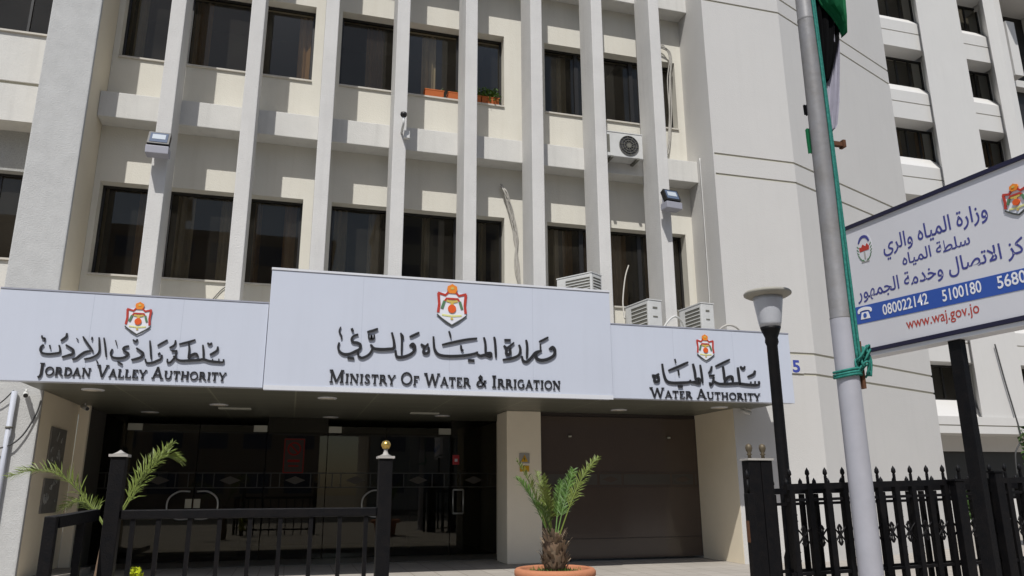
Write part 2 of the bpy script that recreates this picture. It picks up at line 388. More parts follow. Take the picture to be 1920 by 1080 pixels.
CUR = {(0,0): [(-2.95,-2.5,'curtain')], (0,1): [(-2.3,-2.0,'curtain2'),(-1.55,-1.15,'curtain2')], (0,2): [(-0.95,-0.82,'curtain'),(-0.42,-0.2,'curtain')],
       (0,3): [(0.5,0.75,'curtain2'),(1.15,1.4,'curtain2')], (0,4): [(2.2,2.35,'curtain2')], (0,6): [(4.72,5.05,'curtain2'),(5.15,5.35,'curtain')],
       (0,7): [(5.62,6.6,'curtain')], (0,8): [(7.0,7.4,'curtain')], (1,8): [(7.05,7.35,'curtain')], (1,3): [(0.95,1.3,'curtain')], (1,0): [(-3.4,-3.2,'curtain2'),(-2.75,-2.5,'curtain')], (1,1): [(-2.35,-2.05,'curtain')], (1,2): [(-0.4,-0.16,'curtain')], (1,4): [(2.1,2.4,'curtain2')], (1,6): [(5.1,5.3,'curtain2')], (1,7): [(6.0,6.2,'curtain2')], (0,5): [(3.35,3.5,'curtain2')]}
for fi, (z0, z1) in enumerate(FLOORS):
    k = 0
    for bi, (a, b) in enumerate(BAYS):
        inner = [x for x in FINX if a+0.3 < x < b-0.3]
        xs = [a] + inner + [b]
        for i in range(len(xs)-1):
            window(xs[i], xs[i+1], 2.12, z0, z1, None, curtains=CUR.get((fi, k), ()))
            k += 1
        B(MB().box(a-0.0, b+0.0, 1.865, 2.2, z0-0.035, z0-0.002), 'window_sill', 'sill')
# left wing windows
for z0, z1 in ((4.94, 6.6), (9.0, 10.73), (13.13, 14.86)):
    window(-6.2, -4.362, 2.1, z0, z1, -5.1)
    window(-9.5, -6.2, 2.1, z0, z1, -8.0)
    B(MB().box(-14, -4.362, 1.46, 2.18, z0-0.035, z0-0.002), 'window_sill', 'sill')
# rooms behind the glass
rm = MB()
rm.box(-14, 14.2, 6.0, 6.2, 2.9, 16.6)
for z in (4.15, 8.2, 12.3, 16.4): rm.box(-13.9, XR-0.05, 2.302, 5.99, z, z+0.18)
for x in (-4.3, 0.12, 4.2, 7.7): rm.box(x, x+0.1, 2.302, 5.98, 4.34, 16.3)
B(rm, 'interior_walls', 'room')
B(MB().box(-14.2, 14.5, 1.2, 8.2, 16.8, 17.1), 'roof', 'ledge')

# stair tower (a flat facet, then one turned away) with horizontal grooves
def tower_poly(inset):
    c22, s22 = math.cos(rad(22.5)), math.sin(rad(22.5))
    bx = 9.88 + inset*math.tan(rad(11.25))*-1
    p1 = (9.88 - inset*math.tan(rad(11.25)), 0.85+inset)
    e = (14.6 - inset*s22 - inset, 2.805 + inset*c22 - inset*0.41)
    return [(7.95+0.03*(inset > 0), 0.85+inset), p1, e, (14.6-inset, 8.0), (7.95+0.03*(inset > 0), 8.0)]
gz = [(3.45, 3.50), (3.86, 3.91), (7.52, 7.57), (7.97, 8.02), (11.62, 11.67), (12.02, 12.07), (15.7, 15.75)]
tw = MB(); z = 0.0
for a, b in gz:
    tw.prism(tower_poly(0), z, a); z = b
tw.prism(tower_poly(0), z, 16.8)
B(tw, 'stair_tower', 'tower')
for a, b in gz:
    B(MB().prism(tower_poly(0.018), a, b), 'tower_groove', 'groove')
    B(MB().box(7.95, 7.979, 0.85, 8.0, a, b), 'tower_edge', 'tower')

# canopy
cp = MB().box(-3.66, 8.36, -0.07, 0.847, 2.82, 3.88).box(XL+0.003, XR-0.003, 0.847, 1.897, 2.82, 3.88)
B(cp, 'canopy_roof', 'ledge')
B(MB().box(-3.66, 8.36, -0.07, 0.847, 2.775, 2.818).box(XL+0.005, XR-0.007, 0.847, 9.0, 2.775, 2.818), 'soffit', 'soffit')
B(MB().box(3.90, 4.58, 2.2, 2.95, 0, 2.773), 'entrance_column', 'column', bevel=0.015)
B(MB().box(4.3, 4.58, 2.95, 8.9, 0, 2.773), 'entrance_wall', 'column')
B(MB().box(XL+0.003, -3.45, 3.0, 3.1, 0, 2.773), 'entrance_wall', 'column')
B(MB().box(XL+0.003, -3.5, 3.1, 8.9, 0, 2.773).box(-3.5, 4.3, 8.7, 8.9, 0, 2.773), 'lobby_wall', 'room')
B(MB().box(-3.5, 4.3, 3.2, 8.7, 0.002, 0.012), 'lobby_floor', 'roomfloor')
B(MB().box(-4.3, -3.1, 0.2, 0.848, 0, 0.10).box(XL+0.002, -3.1, 0.848, 2.9, 0, 0.10), 'entrance_step', 'paving')
# brown garage panel right of the column
gp = B(MB().box(4.583, 7.947, 2.32, 2.4, 0.04, 2.70), 'garage_door', 'garage')
sm = MB()
for z in (0.40, 1.36, 1.63): sm.box(4.6, 7.93, 2.313, 2.318, z, z+0.012)
sm.build('seam', 'seam', gp)
fz = MB(); fd = MB(); xx = 4.75; kk = 0
mpf = plane_map((0, 2.319, 0), (1,0,0), (0,0,1), (0,-1,0))
while xx < 7.9:
    wd_ = 1.0 if kk % 2 == 0 else 0.46
    x1_ = min(xx+wd_, 7.9)
    flat_poly(fd, [(xx, 1.40), (x1_, 1.40), (x1_, 1.60), (xx, 1.60)], mpf, 0, 0.002)
    if kk % 2: flat_poly(fz, [(xx+0.06, 1.5), (xx+wd_/2, 1.44), (x1_-0.06, 1.5), (xx+wd_/2, 1.56)], mpf, 0.002, 0.004)
    xx = x1_+0.05; kk += 1
fd.build('frieze', 'frieze', gp); fz.build('frieze_diamond', 'garage', gp)

for x in (5.2, 7.32): MB().lathe([(0.0, 0), (0.035, 0.0), (0.035, 0.03), (0, 0.03)], (x, 2.29, 2.3), 10).build('sensor', 'patch', gp)
B(MB().box(4.583, 7.947, 2.34, 2.42, 2.703, 2.772), 'garage_lintel', 'seam')
# entrance glass: fixed panes and doors
YD = 4.5
ex = [-3.5, -3.1, -1.78, -0.5, 0.7, 1.9, 3.28, 4.3]
for i in range(len(ex)-1):
    x0, x1 = ex[i]+0.008, ex[i+1]-0.008
    dr = i in (1, 2, 4, 5)
    o = B(MB().box(x0, x1, YD, YD+0.012, 0.02, 2.60 if dr else 2.77), 'glass_door' if dr else 'glass_panel', 'doorglass')
    fo = MB(); fi_ = MB(); mpf = plane_map((0, YD-0.001, 0), (1,0,0), (0,0,1), (0,-1,0)); xm = (x0+x1)/2
    for zz in (1.38, 1.66): ribbon(fo, [(x0, zz), (x1, zz)], 0.02, mpf, 0, 0.002, False, 1)
    for a_ in (x0+0.12, xm-0.3, xm+0.3, x1-0.12):
        if x0 < a_ < x1: ribbon(fo, [(a_, 1.38), (a_, 1.66)], 0.02, mpf, 0.0002, 0.0024, False, 1)
    if x1-x0 > 0.7: flat_poly(fi_, [(xm-0.2, 1.52), (xm, 1.44), (xm+0.2, 1.52), (xm, 1.60)], mpf, 0, 0.002); fi_.build('pane_diamond', 'frieze', o)
    fo.build('frieze_band', 'friezedark', o)  # thin dark bands on the pane face, wider panes add a diamond
    if dr:
        px_ = x0 if i in (1, 4) else x1-0.26
        MB().box(px_, px_+0.26, YD-0.015, YD+0.03, 2.47, 2.598).build('patch_fitting', 'patch', o)
        hx = {1: -1.84, 2: -1.72, 4: 1.84, 5: 1.96}[i]
        s = -1 if i in (1, 4) else 1
        h = MB(); hy = YD-0.07
        h.tube(catmull([(hx, hy, 1.31), (hx+s*0.2, hy, 1.31), (hx+s*0.36, hy, 1.2), (hx+s*0.4, hy, 1.05), (hx+s*0.36, hy, 0.9), (hx+s*0.2, hy, 0.8), (hx, hy, 0.8)], 5), 0.018, 8)
        if i != 5: h.build('handle', 'steel', o)
for i, nm in ((6, 'side'),):
    hd = MB(); hy = YD-0.07
    for x in (3.33, 3.55): hd.tube([(x, hy, 0.84), (x, hy, 1.32)], 0.02, 8)
    for z in (0.84, 1.32): hd.tube([(3.33, hy, z), (3.55, hy, z)], 0.02, 8)
    hd.build('pull_handle', 'steel', BLD)
# steel framing lines in the lobby
lf = MB()
for x in (1.7, 2.35, 2.75): lf.box(x, x+0.05, 6.8, 6.85, 0.013, 2.3)
lf.box(-3.4, 4.2, 6.9, 6.95, 1.75, 1.8); lf.box(-3.4, 4.2, 6.9, 6.95, 1.35, 1.39)
B(lf, 'lobby_frame', 'posterdark')

# ------------------------------------------------------------------ small things of the lobby and entrance
t = thing('reception_desk', 'reddish wooden reception desk with beige front behind the entrance glass', 'desk', (-2.1, 5.6, 0.012))
MB().box(-3.1, -0.9, 5.5, 6.2, 1.10, 1.16).box(-3.05, -0.95, 5.56, 6.1, 0.80, 1.10).build('desk_top', 'wood', t)
MB().box(-3.05, -0.95, 5.55, 6.1, 0.012, 0.798).build('desk_front', 'beigefront', t)
t = thing('notice_stand', 'white framed notice sheet standing on the reception desk', 'notice', (-2.65, 5.6, 1.162))
MB().box(-2.88, -2.44, 5.58, 5.6, 1.37, 1.72).build('sheet', 'paper', t)
MB().box(-2.7, -2.62, 5.57, 5.579, 1.62, 1.68).box(-2.8, -2.52, 5.57, 5.579, 1.55, 1.57).box(-2.76, -2.56, 5.57, 5.579, 1.47, 1.485).build('print', 'edark', t)
MB().box(-2.9, -2.42, 5.6, 5.66, 1.165, 1.37).build('stand', 'frame', t)
t = thing('poster', 'dark red bordered prohibition poster on the entrance glass', 'poster', (0.03, YD, 1.65))
MB().box(-0.16, 0.25, YD-0.012, YD-0.006, 1.66, 2.35).build('sheet', 'posterdark', t)
pp = MB(); mp = plane_map((0.045, YD-0.013, 2.0), (1,0,0), (0,0,1), (0,-1,0))
ribbon(pp, [(-0.19,-0.33),(0.19,-0.33)], 0.02, mp, 0, 0.003, False, 1); ribbon(pp, [(-0.19,0.33),(0.19,0.33)], 0.02, mp, 0, 0.003, False, 1)
ribbon(pp, [(-0.19,-0.33),(-0.19,0.33)], 0.02, mp, 0.0005, 0.0035, False, 1); ribbon(pp, [(0.19,-0.33),(0.19,0.33)], 0.02, mp, 0.0005, 0.0035, False, 1)
ribbon(pp, disc(0, 0.14, 0.12, 24)+[(0.12, 0.14)], 0.03, mp, 0, 0.003, False, 1); ribbon(pp, [(-0.085,0.225),(0.085,0.055)], 0.03, mp, 0.001, 0.004, False, 1)
ribbon(pp, [(-0.12,-0.1),(0.12,-0.1)], 0.05, mp, 0, 0.003, False, 1); ribbon(pp, [(-0.1,-0.2),(0.1,-0.2)], 0.03, mp, 0, 0.003, False, 1)
pp.build('print', 'posterred', t)
t = thing('fire_alarm', 'small red fire alarm box seen through the right entrance door', 'alarm', (3.39, YD, 1.83))
MB().box(3.32, 3.46, YD-0.05, YD-0.004, 1.84, 2.04).build('case', 'alarm', t, bevel=0.008)
MB().box(3.36, 3.42, YD-0.056, YD-0.051, 1.90, 1.96).build('glass', 'paper', t)
for x, l in ((-1.865, 'white square sticker on the left entrance door leaf'), (-1.71, 'white square sticker on the right leaf of the left entrance door')):
    tag(MB().box(x-0.06, x+0.06, YD-0.008, YD-0.004, 1.0, 1.17).build('sticker', 'patch'), l, 'sticker', 'door stickers')
t = thing('warning_sign', 'grey and yellow electrical warning plates on the entrance column', 'sign', (4.29, 2.2, 1.6))
MB().box(4.14, 4.34, 2.185, 2.198, 1.79, 1.98).build('plate', 'warngrey', t)
tri = MB(); mp = plane_map((4.24, 2.184, 1.88), (1,0,0), (0,0,1), (0,-1,0)); flat_poly(tri, [(-0.07,-0.06),(0.07,-0.06),(0,0.075)], mp, 0, 0.004); tri.build('triangle', 'warn', t)
bl = MB(); flat_poly(bl, [(-0.014,0.05),(-0.002,0.0),(0.012,0.005),(0.0,-0.05),(-0.008,-0.012),(-0.022,-0.015)], mp, 0.004, 0.007); bl.build('bolt_mark', 'edark', t)
MB().box(4.15, 4.33, 2.185, 2.198, 1.64, 1.75).build('plate', 'warn', t)
for z0, z1, l in ((1.66, 2.29, 'upper dark relief plaque on the pillar reveal left of the entrance'), (0.99, 1.51, 'lower dark relief plaque on the pillar reveal left of the entrance')):
    t = thing('wall_plaque', l, 'plaque', (-3.6, 1.9, z0), 'relief plaques on the pillar')
    MB().box(-3.619, -3.59, 1.5, 2.33, z0, z1).build('slab', 'plaque', t, bevel=0.006)
    q = MB(); mp = plane_map((-3.589, 1.915, (z0+z1)/2), (0,1,0), (0,0,1), (1,0,0))
    for i in range(9):
        a = random.uniform(-0.3, 0.3); b = random.uniform(-0.42, 0.42)*(z1-z0)
        ribbon(q, [(a, b), (a+random.uniform(-.07,.07), b+random.uniform(-.09,.09)), (a+random.uniform(-.1,.1), b+random.uniform(-.09,.09))], 0.03, mp, 0, 0.008)
    q.build('relief', 'concrete', t)
LB = ['leftmost round downlight in the canopy soffit near the pillar', 'round downlight in the soffit under the ministry sign', 'round downlight deep in the soffit above the entrance', 'round downlight at the back left of the soffit', 'round downlight at the back centre of the soffit', 'round downlight at the back right of the soffit by the column', 'round downlight in the soffit in front of the brown garage panel', 'rightmost round downlight in the soffit by the tower wall']
for (x, y), l in zip([(-2.9, 0.62), (0.5, 0.9), (-1.28, 2.35), (-2.65, 4.0), (0.72, 4.3), (2.9, 3.5), (5.95, 1.6), (7.6, 0.75)], LB):
    t = thing('downlight', l, 'ceiling light', (x, y, 2.774), 'downlights in the canopy soffit')
    MB().lathe([(0.15, -0.012), (0.16, 0.0), (0.16, 0.0005)], (x, y, 2.7735), 20).build('rim', 'trim', t)
    MB().lathe([(0.0, -0.016), (0.12, -0.016), (0.12, -0.0125)], (x, y, 2.7735), 20).build('lens', 'downlight', t)
def vent(x, y, l):
    t = thing('ceiling_vent', l, 'vent', (x, y, 2.774), 'slotted vents in the soffit')
    v = MB()
    for i in range(5): v.box(x-0.28, x+0.28, y-0.09+i*0.04, y-0.07+i*0.04, 2.755, 2.774)
    v.build('slats', 'patch', t)
vent(-1.05, 2.9, 'slotted ceiling vent behind the left sign'); vent(2.45, 3.0, 'slotted ceiling vent left of the entrance column')

# ------------------------------------------------------------------ office wing beyond the tower
W = thing('office_wing', 'pale office wing with rows of splayed recessed windows beyond the tower', 'building', (26, 12, 0))
pier = [(25.8, 12.0), (28.15, 12.0), (28.15, 13.6), (26.65, 13.6), (26.65, 13.0)]
MB().prism(pier, 3.98, 30).build('pier', 'block', W)
MB().prism([(29.7, 12.0), (30.0, 11.7), (30.35, 11.7), (30.62, 13.0), (30.62, 13.6), (30.55, 13.6), (30.55, 13.0)], 3.98, 30).build('pier', 'block', W)
BASE = 4.74; DZ = 3.52
for k in range(-1, 8):
    s0 = BASE+DZ*k; s1 = s0+DZ
    so0 = s0+1.42
    lo = max(so0, 3.98)
    gz_ = s1-1.33
    for x0, x1 in ((20.0, 26.3), (28.15, 30.3)):
        sp = MB()
        if gz_ > lo:
            sp.prism([(12.25, lo), (13.3, lo), (13.3, gz_), (12.25, gz_)], x0, x1, 'X')
            MB().prism([(12.29, gz_), (13.3, gz_), (13.3, gz_+0.05), (12.29, gz_+0.05)], x0, x1, 'X').build('groove', 'groove', W)
            sp.prism([(12.25, gz_+0.05), (13.3, gz_+0.05), (13.3, s1), (13.0, s1), (12.25, s1-0.76)], x0, x1, 'X')
        elif s1 > lo:
            sp.prism([(12.25, lo), (13.3, lo), (13.3, s1), (13.0, s1), (12.25, max(lo, s1-0.76))] if s1-0.76 > lo else [(12.25, lo), (13.3, lo), (13.3, s1), (13.0, s1)], x0, x1, 'X')
        if sp.v: sp.build('spandrel', 'block', W)

def wing_window(x0, x1, z0, z1, sx, cur):
    f = MB(); y = 13.05
    f.box(x0, x1, y, y+0.08, z0, z0+0.06); f.box(x0, x1, y, y+0.08, z1-0.08, z1)
    for x in (x0, x1-0.07) + tuple(sx): f.box(x, x+0.07, y+0.004, y+0.076, z0+0.06, z1-0.08)
    fr = f.build('window', 'frame', W)
    MB().face([(x0, y+0.05, z0+0.06), (x1, y+0.05, z0+0.06), (x1, y+0.05, z1-0.08), (x0, y+0.05, z1-0.08)]).build('pane', 'glass', fr)
    if cur:
        c = MB(); n = 14
        for a, b in cur:
            for i in range(n):
                u0, u1 = a+(b-a)*i/n, a+(b-a)*(i+1)/n
                c.face([(u0, y+0.25+0.04*math.sin(i*2), z0), (u1, y+0.25+0.04*math.sin(i*2+2), z0), (u1, y+0.25+0.04*math.sin(i*2+2), z1), (u0, y+0.25+0.04*math.sin(i*2), z1)], True)
        c.build('curtain', 'curtain', fr)
for k in range(0, 7):
    s0 = BASE+DZ*k
    wing_window(24.3, 26.65, s0, s0+1.42, (25.2, 25.9), [(24.9, 25.1), (25.9, 26.3)] if k == 3 else ([(24.9, 25.9)] if k == 2 else []))
    wing_window(28.9, 30.55, s0, s0+1.42, (29.7,), [(29.3, 30.2)] if k == 3 else [])
MB().box(20, 45, 16, 16.3, 0, 30).build('interior_walls', 'room', W)
MB().box(20, 45, 11.92, 13.6, 3.34, 3.62).box(20, 45, 11.9, 13.6, 3.66, 3.978).build('overhang', 'block', W)
MB().box(20, 45, 11.95, 13.6, 3.62, 3.66).build('overhang_groove', 'groove', W)
MB().box(20, 45, 13.4, 13.6, 2.75, 3.338).build('beam', 'block', W)
o = MB().box(20, 45, 13.7, 13.76, 0.9, 2.749).build('shop_window', 'frame', W)
MB().box(20, 45, 13.4, 13.9, 0, 0.9).build('plinth', 'block', W)
# far right: projecting white blades, a dark window strip and a deep eave
MB().box(30.75, 31.25, 11.9, 12.9, 19.6, 22.4).build('blade', 'block', W)
MB().box(30.62, 33.2, 13.0, 13.1, 3.98, 30).build('tall_window', 'frame', W)
MB().box(33.2, 45, 12.3, 13.6, 3.98, 30).build('end_wall', 'block', W)
for z in (9, 12.5, 16, 19.5): MB().box(31.36, 33.2, 12.6, 13.0, z, z+0.35).build('tall_window_ledge', 'block', W)
MB().box(30.4, 45, 10.4, 13.6, 23.6, 25.2).build('eave', 'block', W)

# ------------------------------------------------------------------ serif letters for the facade signs
TK, TN, SR = 0.17, 0.095, 0.085
def arc(cx, cy, rx, ry, a0, a1, n=14):
    return [(cx+rx*math.cos(rad(a0+(a1-a0)*i/n)), cy+ry*math.sin(rad(a0+(a1-a0)*i/n))) for i in range(n+1)]
def sf(x, y, w=0.3): return (SR, [(x-w/2, y), (x+w/2, y)])
lo, hi = SR/2, 1-SR/2
GL = {
 'A': (0.98, [(TN, [(0.12,0),(0.46,1)]), (TK, [(0.46,1),(0.84,0)]), (0.08, [(0.24,0.33),(0.7,0.33)]), sf(0.12,lo,0.24), sf(0.85,lo,0.28)]),
 'D': (0.95, [(TK, [(0.2,0),(0.2,1)]), (TN, [(0.08,hi),(0.4,hi)]), (TN, [(0.08,lo),(0.4,lo)]), (0.15, [(0.38,0.95)]+arc(0.38,0.5,0.46,0.45,80,-80)+[(0.38,0.05)])]),
 'E': (0.80, [(TK, [(0.2,0),(0.2,1)]), (TN, [(0.08,hi),(0.7,hi)]), (TN, [(0.08,lo),(0.74,lo)]), (TN, [(0.2,0.52),(0.55,0.52)]), (0.07, [(0.68,1),(0.68,0.78)]), (0.07, [(0.72,0),(0.72,0.24)])]),
 'F': (0.76, [(TK, [(0.2,0),(0.2,1)]), (TN, [(0.08,hi),(0.7,hi)]), (TN, [(0.2,0.5),(0.55,0.5)]), (0.07, [(0.68,1),(0.68,0.76)]), sf(0.2,lo,0.34)]),
 'G': (1.0, [(0.13, arc(0.5,0.5,0.4,0.46,45,325)), (TK, [(0.8,0.08),(0.8,0.45)]), sf(0.78,0.45,0.3)]),
 'H': (1.08, [(TK, [(0.22,0),(0.22,1)]), (TK, [(0.86,0),(0.86,1)]), (TN, [(0.22,0.52),(0.86,0.52)]), sf(0.22,lo), sf(0.22,hi), sf(0.86,lo), sf(0.86,hi)]),
 'I': (0.48, [(TK, [(0.24,0),(0.24,1)]), sf(0.24,lo,0.36), sf(0.24,hi,0.36)]),
 'J': (0.50, [(TK, [(0.28,1),(0.28,0.1),(0.2,-0.12),(0.05,-0.18)]), sf(0.28,hi,0.36)]),
 'L': (0.78, [(TK, [(0.2,0),(0.2,1)]), sf(0.2,hi,0.34), (TN, [(0.08,lo),(0.7,lo)]), (0.07, [(0.7,0),(0.7,0.26)])]),
 'M': (1.30, [(TN, [(0.2,0),(0.2,1)]), (TK, [(0.2,1),(0.63,0.05)]), (TN, [(0.63,0.05),(1.06,1)]), (TK, [(1.08,0),(1.08,1)]), sf(0.2,lo,0.28), sf(1.08,lo,0.32), sf(0.14,hi,0.24), sf(1.14,hi,0.24)]),
 'N': (1.10, [(TN, [(0.2,0),(0.2,1)]), (TK, [(0.2,1),(0.88,0.03)]), (TN, [(0.88,0),(0.88,1)]), sf(0.2,lo,0.28), sf(0.14,hi,0.26), sf(0.88,hi,0.3)]),
 'O': (1.06, [(0.13, arc(0.53,0.5,0.43,0.46,0,360,24))]),
 'R': (0.98, [(TK, [(0.2,0),(0.2,1)]), sf(0.2,lo,0.34), (TN, [(0.08,hi),(0.45,hi)]), (0.13, [(0.42,0.95)]+arc(0.44,0.73,0.24,0.22,80,-80,8)+[(0.2,0.5)]), (TK, [(0.45,0.5),(0.85,0.04)]), sf(0.86,lo,0.2)]),
 'S': (0.78, [(0.14, [(0.64,0.82),(0.52,0.94),(0.3,0.95),(0.15,0.8),(0.22,0.6),(0.52,0.43),(0.64,0.25),(0.5,0.07),(0.28,0.05),(0.12,0.2)])]),
 'T': (0.88, [(TK, [(0.44,0),(0.44,1)]), (TN, [(0.06,hi),(0.82,hi)]), (0.07, [(0.08,1),(0.08,0.75)]), (0.07, [(0.8,1),(0.8,0.75)]), sf(0.44,lo,0.34)]),
 'U': (1.04, [(TK, [(0.2,1),(0.2,0.35),(0.3,0.1),(0.52,0.04),(0.74,0.1),(0.84,0.35)]), (TN, [(0.84,0.3),(0.84,1)]), sf(0.2,hi,0.32), sf(0.84,hi,0.28)]),
 'V': (0.98, [(TK, [(0.14,1),(0.5,0)]), (TN, [(0.5,0),(0.86,1)]), sf(0.14,hi,0.3), sf(0.86,hi,0.26)]),
 'W': (1.40, [(TK, [(0.12,1),(0.42,0)]), (TN, [(0.42,0),(0.7,0.95)]), (TK, [(0.7,0.95),(0.98,0)]), (TN, [(0.98,0),(1.26,1)]), sf(0.12,hi,0.3), sf(1.28,hi,0.26)]),
 'Y': (0.94, [(TK, [(0.12,1),(0.46,0.45)]), (TN, [(0.46,0.45),(0.82,1)]), (TK, [(0.46,0.5),(0.46,0)]), sf(0.46,lo,0.34), sf(0.12,hi,0.28), sf(0.82,hi,0.26)]),
 '&': (1.05, [(0.13, [(0.95,0.05),(0.7,0.3),(0.42,0.62),(0.32,0.8),(0.45,0.95),(0.6,0.82),(0.5,0.62),(0.2,0.38),(0.14,0.2),(0.3,0.05),(0.58,0.08),(0.8,0.3),(0.88,0.5)]), sf(0.88,0.52,0.26)]),
}
def serif_line(mb, words, x0, x1, z, small, big, mp, h0, h1):
    adv = 0; items = []
    for wi, wd in enumerate(words):
        if wi: adv += 0.55*small
        for i, ch in enumerate(wd):
            s = big if i == 0 else small
            items.append((ch, adv, s)); adv += (GL[ch][0]+0.05)*s
    k = (x1-x0)/adv
    for ch, a, s in items:
        for n, (wdt, pts) in enumerate(GL[ch][1]):
            ribbon(mb, [((x0+(a+p[0]*s)*k), z+p[1]*s) for p in pts], wdt*s*1.05, mp, h0, h1+n*0.0006, False, 1.0)

